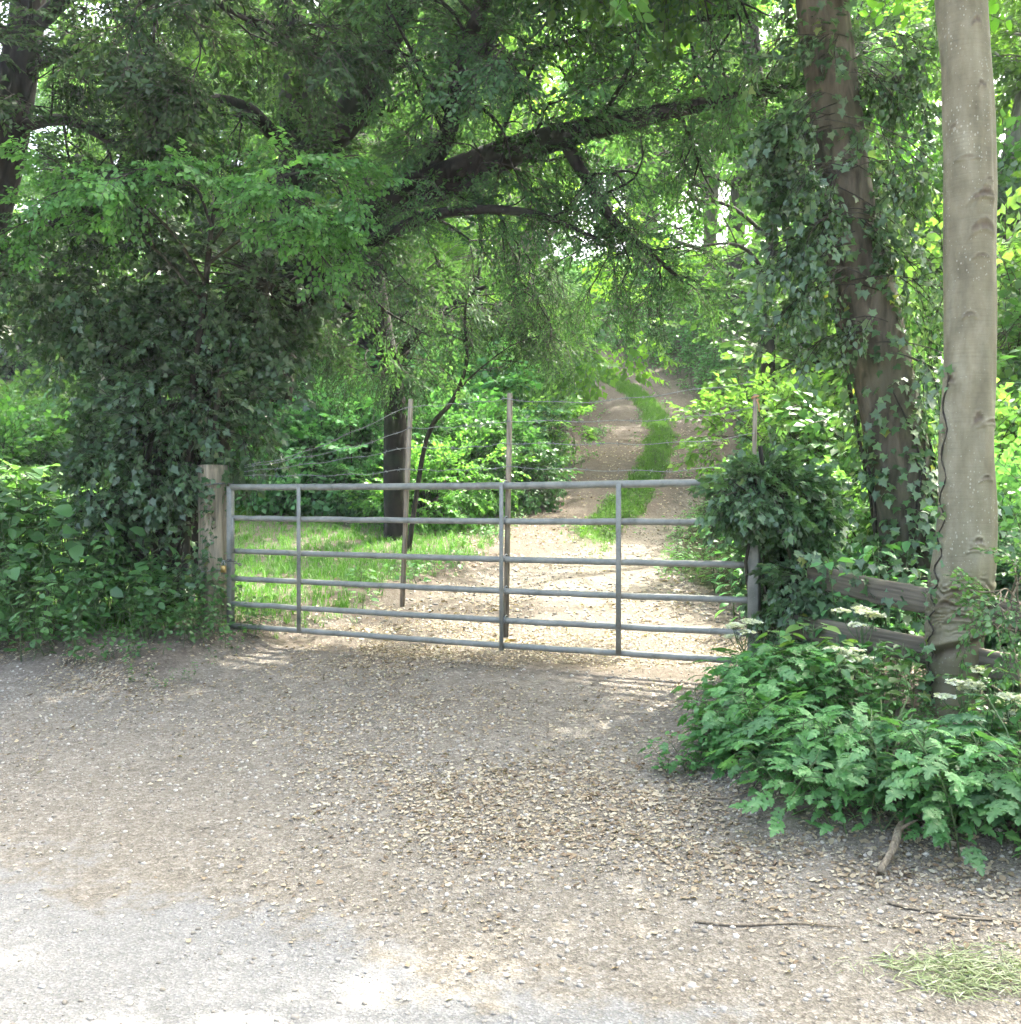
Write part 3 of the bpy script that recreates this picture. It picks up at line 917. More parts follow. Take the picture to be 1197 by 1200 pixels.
# --- big yew on the left, limbs as in the photograph
D = 10.4
base = P(222, 720, D); base[2] = float(H(base[0], base[1])) - .1
yew = Tree('yew_tree', 'big dark yew left of the gate whose heavy limbs reach out over the track', 'tree', base)
YL = []
YL.append(yew.limb([base, P(226, 560, D), P(270, 420, D), P(340, 345, D), P(420, 270, D - .2), P(452, 236, D - .3), P(520, 214, D - .5), P(600, 180, D - .8), P(700, 150, D - 1.1), P(830, 122, D - 1.4), P(960, 96, D - 1.5)],
                  [.34, .3, .26, .22, .2, .19, .17, .14, .1, .06, .02], 60, 14))
YL.append(yew.limb([P(312, 470, D + .2), P(335, 300, D + .1), P(346, 190, D), P(345, 100, D), P(338, 0, D), P(330, -160, D), P(340, -380, D)], [.24, .2, .17, .16, .13, .1, .04], 40, 12))
YL.append(yew.limb([P(340, 210, D), P(370, 178, D - .1), P(415, 130, D - .3), P(450, 55, D - .5), P(478, -10, D - .6), P(500, -140, D - 1), P(520, -330, D - 1.2)], [.16, .165, .15, .13, .12, .09, .03], 40, 12))
YL.append(yew.limb([P(430, 262, D - .2), P(480, 215, D - .3), P(522, 165, D - .6), P(540, 90, D - .9), P(560, 20, D - 1.3), P(620, -100, D - 2)], [.1, .1, .085, .07, .06, .03], 30, 9))
YL.append(yew.limb([P(660, 165, D - 1), P(690, 215, D - 1.2), P(720, 260, D - 1.3), P(765, 300, D - 1.3), P(800, 330, D - 1.2)], [.06, .05, .04, .025, .012], 20, 7))
YL.append(yew.limb([P(395, 300, D - .3), P(440, 282, D - .6), P(520, 250, D - 1), P(620, 250, D - 1.3), P(700, 280, D - 1.3)], [.08, .07, .05, .035, .015], 24, 7))
YL.append(yew.limb([P(346, 185, D), P(290, 130, D - .3), P(230, 126, D - .7), P(170, 175, D - .9), P(100, 240, D - 1), P(20, 290, D - 1.2)], [.07, .075, .075, .07, .06, .03], 30, 8))
YL.append(yew.limb([P(390, 160, D), P(500, 105, D + .2), P(640, 60, D), P(760, 30, D - .3), P(880, 20, D - .8)], [.09, .07, .05, .04, .02], 24, 7))
YL.append(yew.limb([P(470, 0, D - .6), P(580, -60, D - 1), P(700, -90, D - 1.8), P(850, -100, D - 2.4)], [.09, .07, .05, .02], 20, 7))
YL.append(yew.limb([P(338, 0, D), P(240, -60, D - .4), P(130, -60, D - 1), P(20, -20, D - 1.4)], [.09, .07, .05, .02], 20, 7))
l1 = dict(per=12, t0=.3, t1=1., ln=1.25, ang=(35, 80), trop=(0, -.03, -.015), k=6, wig=.2, flat=.2, shrink=.3)
l2 = dict(per=4, t0=.15, t1=1., f=.46, ang=(30, 70), trop=(0, 0, -.06), k=5, wig=.2, flat=.4, shrink=.4)
ny = yew.dress([YL[0], YL[1], YL[2], YL[3]], l1, l2, SP['yew'], 2, 1.05, .03, .15)
ny += yew.dress([YL[7], YL[8], YL[9]], dict(l1, per=12, t0=.1), l2, SP['yew'], 2, 1.05, .025, .15)
yew.dress([YL[6]], dict(l1, per=7, t0=.1, ln=.45), dict(l2, per=3), SP['yew'], 2, .8, .012, .1)
for ln_, a0, n_ in ((YL[0], 26, 170), (YL[1], 12, 60), (YL[2], 6, 80), (YL[3], 2, 80), (YL[4], 2, 36), (YL[5], 2, 50), (YL[6], 2, 90)):
    p_, d_ = anchors(ln_[a0:][None], n_, 0, 1, 85, .2, .05); p_ = p_ + rng.normal(0, .05, p_.shape)
    put_sprays(SP['yew'], p_, d_, .5 + .5 * rng.random(n_), yew.leaf)
ny += yew.dress([YL[4], YL[5]], dict(l1, per=7, t0=.1, ln=.8), dict(l2, per=3), SP['yewf'], 2, .85, .014, .4)
yew.finish(M['yewbark'], M['yew'])

rng = np.random.default_rng(41)
# --- dark tree on the left edge
D2 = 9.4
b2 = P(-75, 640, D2); b2[2] = float(H(b2[0], b2[1])) - .1
t2 = Tree('yew_tree', 'dark leaning tree trunk at the left edge of the picture with drooping dark boughs', 'tree', b2)
TL = [t2.limb([b2, P(-50, 450, D2), P(-14, 270, D2), P(16, 130, D2), P(36, 10, D2), P(50, -200, D2), P(70, -420, D2)], [.24, .2, .18, .17, .15, .1, .03], 40, 12)]
TL.append(t2.limb([P(20, 150, D2), P(80, 142, D2 - .2), P(140, 172, D2 - .4), P(160, 178, D2 - .4)], [.06, .045, .03, .012], 16, 6))
TL.append(t2.limb([P(34, 40, D2), P(110, -20, D2 - .3), P(200, -20, D2 - .8), P(300, 30, D2 - 1)], [.08, .06, .04, .015], 20, 7))
TL.append(t2.limb([P(24, 90, D2), P(90, 60, D2 - .3), P(160, 70, D2 - .6), P(220, 110, D2 - .8)], [.05, .04, .03, .01], 16, 6))
TL.append(t2.limb([P(30, 60, D2), P(-60, 0, D2 - .5), P(-160, 0, D2 - 1)], [.08, .06, .02], 16, 7))
t2.dress([TL[0], TL[2], TL[4]], dict(l1, per=13, t0=.4), l2, SP['yew'], 3, 1.15, .025, .12, gap=0)
t2.dress([TL[1], TL[3]], dict(l1, per=8, t0=.2, ln=.6), dict(l2, per=3), SP['yew'], 3, .9, .015, .12, gap=0)
t2.finish(M['yewbark'], M['yew'])

rng = np.random.default_rng(42)
# --- smaller yew behind the gate
D3 = 14.2
b3 = P(462, 575, D3); b3[2] = float(H(b3[0], b3[1])) - .1
t3 = Tree('yew_tree', 'dark slender yew trunk standing on the grass behind the gate, hung with dark foliage', 'tree', b3)
TL = [t3.limb([b3, P(464, 520, D3), P(462, 450, D3), P(450, 390, D3), P(440, 300, D3), P(430, 180, D3)], [.17, .15, .14, .13, .1, .04], 30, 10, .2),
      t3.limb([P(458, 430, D3), P(500, 380, D3 - .3), P(560, 340, D3 - .6), P(610, 330, D3 - .8)], [.06, .05, .03, .015], 16, 6),
      t3.limb([P(455, 400, D3), P(410, 360, D3 - .3), P(370, 350, D3 - .5)], [.06, .04, .02], 14, 6)]
t3.dress(TL, dict(l1, per=14, t0=.3, ln=1.1), l2, SP['yewf'], 3, 1.05, .02, .6, gap=.25)
t3.finish(M['yewbark'], M['yew'])

# thin bent sapling in front of it
D4 = 13.2
b4 = P(478, 572, D4); b4[2] = float(H(b4[0], b4[1])) - .05
t4 = Tree('bent_sapling', 'thin bent bare sapling curving up beside the dark yew behind the gate', 'sapling', b4)
c = t4.limb([b4, P(500, 515, D4), P(530, 470, D4), P(547, 425, D4), P(545, 370, D4), P(552, 320, D4)], [.035, .03, .028, .022, .016, .008], 26, 7)
c2 = t4.limb([P(540, 455, D4), P(560, 435, D4), P(600, 405, D4), P(640, 392, D4)], [.015, .012, .008, .004], 14, 5)
c3 = t4.limb([P(546, 400, D4), P(510, 388, D4), P(480, 395, D4)], [.014, .01, .005], 12, 5)
t4.dress([c[10:22], c2[:12], c3], dict(l1, per=5, ln=.6, t0=.4), None, SP['ovsm'], 3, .9, .008, .3)
t4.finish(M['darkbark'], M['shrub'])

rng = np.random.default_rng(43)
# --- bright sprays of a young maple hanging in front of the yew
D5 = 9.0
b5 = P(215, 640, D5 + .3); b5[2] = float(H(b5[0], b5[1])) - .05
t5 = Tree('hazel_sapling', 'young hazel with flat sprays of bright fresh green leaves in front of the dark yew', 'sapling', b5)
c = t5.limb([b5, P(225, 480, D5 + .2), P(240, 350, D5 + .1), P(250, 260, D5), P(262, 205, D5 - .1)], [.04, .035, .03, .02, .01], 24, 7)
arms = [[P(240, 330, D5), P(200, 270, D5 - .2), P(140, 222, D5 - .5), P(70, 195, D5 - .7)], [P(246, 290, D5), P(290, 235, D5 - .3), P(340, 205, D5 - .6), P(400, 205, D5 - .8)],
        [P(250, 270, D5), P(230, 220, D5 - .3), P(190, 200, D5 - .7), P(150, 200, D5 - 1.0)], [P(252, 250, D5), P(280, 215, D5 - .5), P(320, 220, D5 - .9), P(370, 240, D5 - 1.1)],
        [P(244, 310, D5), P(300, 270, D5 - .2), P(340, 260, D5 - .4), P(385, 275, D5 - .6)], [P(236, 350, D5), P(180, 290, D5 - .1), P(120, 260, D5 - .1), P(40, 250, D5 - .1)]]
cs = [t5.limb(a, [.016, .013, .009, .004], 12, 5) for a in arms]
t5.dress(cs, dict(per=9, t0=.3, t1=1., ln=.55, ang=(30, 60), trop=(0, 0, -.03), k=5, wig=.12, flat=.85, shrink=.4), None, SP['hazel'], 4, .75, .006, .15, .9, gap=0)
t5.finish(M['darkbark'], M['hazel'])

rng = np.random.default_rng(44)
# --- ivy-clad leaning tree on the right
D6 = 7.7
b6 = P(1085, 745, D6); b6[2] = float(H(b6[0], b6[1])) - .1
t6 = Tree('ivy_clad_tree', 'leaning brown tree trunk wrapped in climbing ivy, behind the pale beech', 'tree', b6)
path6 = [b6, P(1074, 660, D6), P(1058, 570, D6), P(1040, 480, D6), P(1012, 350, D6), P(985, 200, D6), P(964, 20, D6), P(955, -150, D6), P(960, -420, D6), P(985, -800, D6 + .2), P(1000, -1200, D6 + .4)]
c6 = t6.limb(path6, [.27, .235, .225, .22, .205, .19, .185, .17, .14, .09, .02], 70, 18, .14)
tops = [t6.limb([c6[47 + 3 * i] + t6.loc, c6[47 + 3 * i] + t6.loc + q[0], c6[47 + 3 * i] + t6.loc + q[1]], [.09, .05, .015], 12, 6) for i, q in enumerate(
    [(np.array((-.9, .2, .7)), np.array((-2.2, .6, 1.1))), (np.array((1., .4, .8)), np.array((2.3, .8, 1.3))), (np.array((-.5, .9, .8)), np.array((-1.2, 2.2, 1.4))), (np.array((.7, -.8, .9)), np.array((1.6, -1.3, 1.4))), (np.array((-.9, .4, 1.)), np.array((-2., .8, 1.8))), (np.array((.5, .9, 1.)), np.array((1., 1.8, 1.8)))])]
tops += [t6.limb([c6[q0] + t6.loc, c6[q0] + t6.loc + np.array(v) * .5 + (0, 0, .3), c6[q0] + t6.loc + np.array(v)], [.09, .06, .015], 14, 6) for q0, v in ((50, (-3.2, .9, .7)), (54, (-3.6, 1.9, .6)), (57, (-2.8, -.4, .9)), (60, (-4.2, 1.2, .9)), (50, (-.8, 2.3, .6)), (53, (.4, 2.7, .9)), (57, (-1.4, 2.6, .8)))]  # extra limbs above the view, added to shade the apron
t6.dress([t.copy() for t in tops] + [c6[50:62]], dict(per=10, t0=.2, t1=1., ln=1.3, ang=(35, 75), trop=(0, 0, .02), k=6, wig=.16, flat=.3, shrink=.3),
         dict(per=5, t0=.2, t1=1., f=.5, ang=(30, 65), trop=(0, 0, -.03), k=5, wig=.18, flat=.5, shrink=.3), SP['beech'], 3, 1.1, .03, .15, zmin=5.3)
t6.finish(M['ivybark'], M['beech'])


def ivy_on(c, r, n, amp=(.02, .16), size=(.05, .085), dens=None, geo=None):
    """ivy leaves hung on a trunk line c (k,3) with radius r"""
    geo = geo or Geo(); k = len(c)
    f = rng.random(n * 3) * (k - 1); a = rng.random(n * 3) * 2 * np.pi
    h = np.interp(f, np.arange(k), c[:, 2])
    keep = (vnoise(a * .8 + 3, h * 1.5, .5) + .5 + (0 if dens is None else dens(h))) > rng.random(n * 3) * .9
    f, a = f[keep][:n], a[keep][:n]
    pos = np.stack([np.interp(f, np.arange(k), c[:, q]) for q in range(3)], -1)
    rad = np.interp(f, np.arange(k), r)
    nr = np.stack([np.cos(a), np.sin(a), 0 * a], -1)
    off = amp[0] + (amp[1] - amp[0]) * rng.random(len(f)) ** 2
    pos = pos + nr * (rad + off)[:, None]
    ax = nr * .55 + np.array([0, 0, -.75]) + rng.normal(size=nr.shape) * .4
    place(tpl_ivy(), pos, frames(ax, nr + np.array([0, 0, .5]), .35), size[0] + (size[1] - size[0]) * rng.random(len(f)), None, 0, geo)
    return geo


r6 = np.interp(np.linspace(0, 1, 70), np.linspace(0, 1, 11), [.27, .235, .225, .22, .205, .19, .185, .17, .14, .09, .02])
gi = ivy_on(c6[:44], r6[:44], 1900, dens=lambda h: .12 * np.sin(h * 3.1) + .1)
ivy_on(c6[:16], r6[:16], 500, (.02, .25), geo=gi)
# stems creeping up the bark
st = []
for q in range(10):
    a0 = rng.random() * 6.28; f = np.linspace(1 + rng.random() * 6, 20 + rng.random() * 18, 30); a = a0 + .35 * np.sin(f * .35 + q)
    pos = np.stack([np.interp(f, np.arange(70), c6[:, k]) for k in range(3)], -1); rad = np.interp(f, np.arange(70), r6) * 1.0 + .02
    st.append(pos + np.stack([np.cos(a) * rad, np.sin(a) * rad, 0 * a], -1))
V_, T_ = tubes(np.array(st), np.linspace(.016, .005, 30)[None].repeat(10, 0), 5); gi.add(V_, T_, .5, 1)
obj('ivy', gi.mesh('trunk_ivy', [M['climber'], M['twig']]), t6.root)

# leafy climber hanging out from the trunk to the left and right
g = Geo(); cl = []
for (px, py, d), n in (((985, 60, 7.5), 9), ((975, 130, 7.4), 10), ((990, 190, 7.4), 10), ((995, 260, 7.4), 9), ((1010, 320, 7.4), 7), ((1025, 380, 7.4), 4)):
    p0 = P(px, py, d) - t6.loc
    for q in range(n):
        sd = -1 if rng.random() < .68 else 1
        dr = unit(np.array([sd * (.9 + .3 * rng.random()), -.4 * rng.random(), .1 + .35 * rng.normal()])); ln = .2 + .5 * rng.random()
        t = np.linspace(0, 1, 6)[:, None]
        cl.append(p0 + rng.normal(0, .09, 3) + dr * t * ln + np.array([0, 0, -.4 * ln]) * t ** 2)
cl = np.array(cl); V_, T_ = tubes(cl, np.full((len(cl), 6), .004), 4); g.add(V_, T_, .5, 1)
p, d = anchors(cl, 4, .3, 1, 60, .4, .6)
put_sprays(SP['ivyb'][:2] + SP['ovsm'][:3], p, d, .75 + .4 * rng.random(len(p)), g)
obj('climber', g.mesh('hanging_ivy', [M['climber'], M['twig']]), t6.root)

rng = np.random.default_rng(45)
# --- pale beech in the foreground on the right
D7 = 5.6
b7 = P(1122, 850, D7); b7[2] = float(H(b7[0], b7[1])) - .08
t7 = Tree('beech_tree', 'smooth pale grey beech trunk standing in the verge in front of the rail fence', 'tree', b7)
path7 = [b7, P(1119, 800, D7), P(1119, 745, D7), P(1127, 690, D7), P(1133, 620, D7), P(1134, 520, D7), P(1136, 400, D7), P(1137, 280, D7), P(1134, 140, D7), P(1124, 0, D7), P(1112, -150, D7), P(1105, -500, D7), P(1130, -1000, D7), P(1120, -1500, D7)]
rad7 = [.158, .13, .14, .16, .15, .138, .134, .13, .128, .123, .118, .1, .07, .02]
n, sd = 1020, 72
c7 = spline(np.array(path7) - t7.loc, n); r7 = np.interp(np.linspace(0, 1, n), np.linspace(0, 1, len(rad7)), rad7)
V_, T_ = tubes(c7[None], r7[None], sd)
Vr = V_.reshape(n, sd, 3); off = Vr - c7[:, None]
ang = np.arctan2(off[..., 1], off[..., 0]); zz = Vr[..., 2]
pxl = lambda py: CZ + (HY - py) / F * D7 - t7.loc[2]
fr = -np.pi / 2 - .2                                    # azimuth that faces the road
scar = np.zeros_like(zz); disp = np.zeros_like(zz)
for py, da, w, h in ((235, .35, .5, .012), (192, -.3, .45, .006), (232, .4, .35, .02), (270, .3, .5, .02), (305, .2, .3, .006), (154, -.8, .2, .008), (36, .35, .25, .014), (108, .4, .2, .011), (218, .55, .2, .008), (372, -.2, .25, .008), (445, -.9, .22, .014), (490, .2, .22, .018), (496, .75, .5, .009), (560, .5, .25, .008), (632, .2, .25, .012), (642, .1, .22, .007), (690, -.35, .3, .016), (705, -.6, .35, .012), (720, -.1, .5, .012)):
    h *= 1.5; dd = np.angle(np.exp(1j * (ang - (fr + da)))); zc = pxl(py) - .03 * (dd / w) ** 2 * (h / .02)
    e = (dd / w) ** 2 + ((zz - zc) / h) ** 2
    nz_ = np.array(vnoise(ang * 1.2 + zz * .5, zz * 1.0 + 40, .03)) * 1.4
    f_ = np.clip(1.25 - e + nz_, 0, 1)
    scar = np.maximum(scar, f_ * (.9 if h > .0135 else .6)); disp += .008 * np.exp(-((e - 1.0) / .8) ** 2) - .006 * np.exp(-e * 2)
# the torn fold near the foot
zc = pxl(752) + .05 * np.sin(ang * 1.0 + 2.4); e = np.abs(np.angle(np.exp(1j * (ang - (fr + .05))))) < 1.2
zl = (zz - zc)
fold = np.exp(-(zl / .022) ** 2) * e; cut = np.exp(-((zl + .045) / .03) ** 2) * e
disp += .022 * fold - .02 * cut; scar = np.maximum(scar, np.clip(cut * 1.0 - .1 + vnoise(ang * 2, zz * 6, .2) * .5 * cut, 0, .95))
disp += .012 * vnoise(ang * 1.4, zz, .35) + .02 * vnoise(np.cos(ang) * .7, zz * .8 + np.sin(ang) * .5, .4)
wr = sm(pxl(760), pxl(700), zz) * (1 - sm(pxl(700), pxl(660), zz))
disp += wr * .016 * np.sin(zz * 120 + 5 * vnoise(ang, zz * 4, .3) * 4) * .5
V_ = (c7[:, None] + off * (1 + disp / r7[:, None])[..., None]).reshape(-1, 3)
alg = np.clip(np.cos(ang - .05) * .75 + .22 + vnoise(ang, zz, .4) * .5, 0, 1) * .8 + .5 * (1 - sm(pxl(800), pxl(640), zz))  # algal tint plus painted shade, strongest on the trunk's right side
obj('trunk', tri_mesh('beech_trunk', V_, T_, [M['beechbark']], None, {'scar': scar.ravel(), 'algae_shade': np.clip(alg, 0, .85).ravel()}, True), t7.root)
t7.wood = Geo(); tops = []
for i, (f, q) in enumerate([(262, (-1.6, .9, 1.0)), (266, (1.7, .3, 1.1)), (272, (.6, 1.9, 1.)), (278, (-1.8, -.3, 1.2)), (284, (1.3, -1.1, 1.2)), (289, (-.7, 1.6, 1.4)), (294, (1.2, 1.0, 1.3)), (300, (-1.1, -.7, 1.3)), (310, (.4, -.9, 1.2)), (318, (-.5, .8, 1.3))]):
    p0 = c7[3 * f] + t7.loc; q = np.array(q) * 1.25
    tops.append(t7.limb([p0, p0 + q * .45 + (0, 0, .1), p0 + q], [.055, .035, .01], 12, 6))
t7.dress(tops, dict(per=9, t0=.2, t1=1., ln=1.15, ang=(35, 70), trop=(0, 0, .0), k=6, wig=.15, flat=.5, shrink=.3),
         dict(per=5, t0=.2, t1=1., f=.5, ang=(30, 65), trop=(0, 0, -.02), k=5, wig=.15, flat=.7, shrink=.3), SP['beech'], 3, 1.1, .02, .1, .8, zmin=5.0)
t7.finish(M['greybark'], M['beech'], 'branches', 'crown')
# a thin ivy runner up its left edge
g = Geo(); f = np.linspace(54, 450, 60); aa = np.pi + .25 + .16 * np.sin(f * .16)
pos = np.stack([np.interp(f, np.arange(n), c7[:, k]) for k in range(3)], -1); rad = np.interp(f, np.arange(n), r7) + .006
ln_ = pos + np.stack([np.cos(aa) * rad, np.sin(aa) * rad, 0 * aa], -1)
V_, T_ = tubes(ln_[None], np.full((1, 60), .005), 5); g.add(V_, T_, .5, 1)
q = rng.integers(0, 60, 46); pp = ln_[q] + rng.normal(0, .018, (46, 3)) + np.array([-.012, -.012, 0])
place(tpl_ivy(), pp, frames(np.array([-.5, -.4, -.5]) + rng.normal(size=(46, 3)) * .5, (-.4, -.8, .3), .3), .028 + .025 * rng.random(46), .75 + .3 * rng.random(46), 0, g)
obj('ivy_runner', g.mesh('ivy_runner', [M['ivy'], M['twig']]), t7.root)


# ---------------------------------------------------------------- masses of foliage built from ellipsoids
def blob_points(ells, n, inner=.55):
    ells = np.asarray(ells, float); vol = (ells[:, 3] * ells[:, 4] * ells[:, 5]) ** (2 / 3)
    w = rng.choice(len(ells), n, p=vol / vol.sum())
    d = unit(rng.normal(size=(n, 3))); r = inner + (1 - inner) * rng.random(n) ** .6
    e = ells[w]; pos = e[:, :3] + d * r[:, None] * e[:, 3:6]
    return pos, unit(d / e[:, 3:6])


def blob_bush(name, label, cat, loc, ells, n, spr, leafm, bark, sc=1., droop=.35, stems=6, group=None, stem_r=None, part='foliage'):
    t = Tree(name, label, cat, loc, group)
    pos, nr = blob_points(ells, n); pos = pos - t.loc
    gz = H(pos[:, 0] + t.loc[0], pos[:, 1] + t.loc[1]) - t.loc[2]
    k = pos[:, 2] > gz + .05; pos, nr = pos[k], nr[k]
    d = unit(nr + rng.normal(size=nr.shape) * .45 + np.array([0, 0, .15 - droop]))
    put_sprays(spr, pos, d, sc * (.75 + .5 * rng.random(len(pos))), t.leaf, jit=.4)
    e = np.asarray(ells, float)
    st = []
    for q in range(stems):
        c = e[rng.integers(len(e))]; a = t.loc + np.array([rng.normal(0, .15), rng.normal(0, .1), 0]) * (.4 if stem_r else 1); b = c[:3] + rng.normal(size=3) * c[3:6] * .3
        st.append(spline([a, a * .5 + b * .5 + rng.normal(0, .1, 3), b, b + unit(b - a) * .3], 12) - t.loc)
    tube_geo(t.wood, np.array(st), stem_r or .04, .008, 6)
    k = rng.choice(len(pos), min(len(pos), 160), replace=False)
    hubs = np.array([s[-4] for s in st]); hb = hubs[np.argmin(((pos[k][:, None] - hubs[None]) ** 2).sum(-1), 1)]
    tt = np.linspace(0, 1, 5)[None, :, None]; PL = hb[:, None] * (1 - tt) + pos[k][:, None] * tt + rng.normal(0, .03, (len(k), 5, 3))
    tube_geo(t.wood, PL, .012, .003, 4)
    t.finish(bark, leafm, 'stem', part)
    return t.root


def E(px, py, d, rx, ry, rz):
    p = P(px, py, d); return (*p, rx, ry, rz)


rng = np.random.default_rng(46)
# dark ivy-clad thicket left of the gate post
lo = P(195, 740, 9.5); lo[2] = float(H(lo[0], lo[1]))
blob_bush('ivy_thicket', 'big dark ivy covered thicket on a short trunk, just left of the wooden gate post', 'ivy bush', lo,
          [E(60, 335, 9.8, .6, .5, .4), E(160, 340, 9.7, .7, .6, .55), E(260, 350, 9.6, .55, .5, .5), E(125, 415, 9.8, .45, .4, .4), E(215, 430, 9.5, .6, .5, .55), E(180, 520, 9.3, .5, .4, .5), E(260, 490, 9.2, .3, .3, .45), E(300, 400, 9.7, .3, .3, .4),
           E(140, 580, 9.4, .35, .3, .35), E(340, 330, 9.9, .4, .4, .3)],
          950, SP['ivyb'], M['ivy'], M['darkbark'], 1., .45, 9)
tk = thing('ivy_stump', 'thick dark old trunk in the shade under the ivy thicket beside the gate post', 'tree trunk', lo)
c, r, V_, T_ = limb([(0, 0, -.1), (.03, 0, .5), (-.02, .05, 1.1), (.1, .1, 1.9)], [.22, .17, .16, .12], 24, 14, .3)
obj('trunk', tri_mesh('stump_trunk', V_, T_, [M['darkbark']], None, None, True), tk)
gi = ivy_on(c[6:], r[6:], 130); obj('ivy', gi.mesh('stump_ivy', [M['ivy'], M['twig']]), tk)
# ivy sprig on the post
g = Geo(); iv = P(232, 665, 8.78) - np.array([pL[0], pL[1], zb])
from mathutils import Matrix
Rz = np.array(Matrix.Rotation(math.radians(50), 3, 'Z'))
pos = rng.normal(size=(130, 3)) * np.array([.13, .05, .1]) + iv
place(tpl_ivy(), pos @ Rz.T, frames(np.array([.1, -.4, -.6]) + rng.normal(size=(130, 3)) * .5) , .04 + .03 * rng.random(130), None, 0, g)
pos = np.stack([rng.normal(0, .035, 70), np.full(70, -.15) + rng.normal(0, .02, 70), .75 + .6 * rng.random(70)], -1) 
place(tpl_ivy(), pos @ Rz.T, frames((np.array([.1, -.4, -.6]) + rng.normal(size=(70, 3)) * .4)), .03 + .025 * rng.random(70), None, 0, g)
obj('ivy_sprig', g.mesh('post_ivy', [M['ivy'], M['twig']]), post)

rng = np.random.default_rng(47)
# ivy-covered post right of the gate
lo = P(925, 790, 7.0); lo[2] = float(H(lo[0], lo[1]))
ip = blob_bush('ivy_covered_post', 'stout post at the right end of the gate, buried under a dome of dark ivy', 'ivy post', lo,
               [E(915, 590, 6.9, .2, .2, .19), E(878, 580, 6.62, .16, .12, .11), E(900, 570, 6.7, .16, .12, .12), E(945, 605, 6.95, .14, .16, .2), E(920, 660, 6.95, .13, .13, .25), E(920, 735, 6.5, .1, .08, .13), E(948, 690, 6.5, .1, .08, .12)],
               520, sprays(tpl_ivy(), 4, L0=.26, nside=3, nleaf=5, ll=.055, droop=.6, upj=.5), M['ivy'], M['darkbark'], .8, .55, 5, stem_r=.012)
g = Geo(); box(g, (0, .03, .52), (.17, .17, 1.2), bev=.02); obj('post', g.mesh('post_timber', [M['post']]), ip)

rng = np.random.default_rng(48)
lo = P(1205, 800, 6.25); lo[2] = float(H(lo[0], lo[1]))
blob_bush('ivy_bush', 'dark tangle of ivy behind the fence at the right edge, beside the beech foot', 'ivy bush', lo,
          [E(1205, 700, 6.3, .2, .2, .25), E(1235, 760, 6.2, .25, .2, .3), E(1190, 790, 6.2, .16, .16, .22), E(1180, 650, 6.5, .14, .16, .2), E(1270, 690, 6.2, .3, .25, .35)], 330, SP['ivyb'], M['ivy'], M['darkbark'], .85, .5, 5, stem_r=.012)
# leafy twig in front of the beech on the right
D8 = 5.0
lo = P(1215, 870, D8); lo[2] = float(H(lo[0], lo[1]))
t8 = Tree('hawthorn_shoot', 'leafy hawthorn shoot arching in from the right edge in front of the beech trunk', 'shrub', lo)
c = t8.limb([lo, P(1195, 790, D8), P(1182, 720, D8), P(1200, 670, D8)], [.008, .007, .006, .004], 12, 6)
cs = [t8.limb(a, [.005, .004, .0025], 12, 5) for a in ([P(1190, 700, D8), P(1178, 690, D8 - .05), P(1163, 704, D8 - .1)], [P(1196, 690, D8), P(1215, 665, D8), P(1240, 650, D8)], [P(1186, 735, D8), P(1180, 726, D8 - .05), P(1168, 738, D8 - .1)], [P(1190, 720, D8), P(1210, 710, D8 - .1), P(1230, 720, D8 - .1)])]
t8.dress(cs + [c], dict(per=5, t0=.15, t1=1., ln=.17, ang=(30, 60), trop=(0, 0, .02), k=4, wig=.12, flat=.6, shrink=.3), None, SP['ovsm'], 2, .55, .0025, .1)
t8.finish(M['stickbark'], M['weed'], 'stem', 'foliage')

# ---------------------------------------------------------------- woodland behind
def wood_tree(name, label, h, crown0, spread, spr, leafm, bark, seed, sc=1., group=None, n1=20):
    global rng
    keep = rng; rng = np.random.default_rng(seed)
    t = Tree(name, label, 'tree', (0, 0, 0), group)
    c = t.limb([(0, 0, -.3), (rng.normal(0, .1), rng.normal(0, .1), h * .3), (rng.normal(0, .3), rng.normal(0, .3), h * .65), (rng.normal(0, .5), rng.normal(0, .5), h)], [h * .02, h * .016, h * .01, .02], 30, 10, .15)
    a = spline(c[::3], 12)
    b1, ln1 = children(a[None], n1, crown0, 1., spread, (50, 85), (0, 0, .05), 7, .14, .2, .65)
    tube_geo(t.wood, b1, .07 * ln1 / ln1.max() + .01, .01, 5)
    b2, ln2 = children(b1, 6, .2, 1., ln1 * .42, (35, 70), (0, 0, -.02), 5, .18, .4, .4)
    tube_geo(t.wood, b2, .018, .005, 4)
    p, d = anchors(b2, 4, .15, 1., 60, .6, .12)
    put_sprays(spr, p, d, sc * (.8 + .5 * rng.random(len(p))), t.leaf)
    r = t.finish(bark, leafm); rng = keep
    return r


GW = 'woodland trees beyond the track'
protos = [wood_tree('woodland_tree', 'leafy green tree in the woodland beyond the track', 13, .22, 3.6, SP['wood'], M['wood'], M['darkbark'], 21, 1., GW),
          wood_tree('woodland_tree', 'leafy green tree in the woodland beyond the track', 11, .14, 3.9, SP['wood'], M['beech'], M['greybark'], 22, 1., GW),
          wood_tree('woodland_tree', 'leafy green tree in the woodland beyond the track', 15, .3, 3.4, SP['wood'], M['wood'], M['darkbark'], 23, 1.05, GW)]
def shades(x, y):
    for hz in (4., 7., 10.):
        z = float(H(x, y)) + hz; k = (z - .6) / SDV[2]; qx, qy = x - SDV[0] * k, y - SDV[1] * k
        if 10 < qy < 17.5 and -4.8 < qx - float(xc_of(qy)) < 3.6: return True
    return False


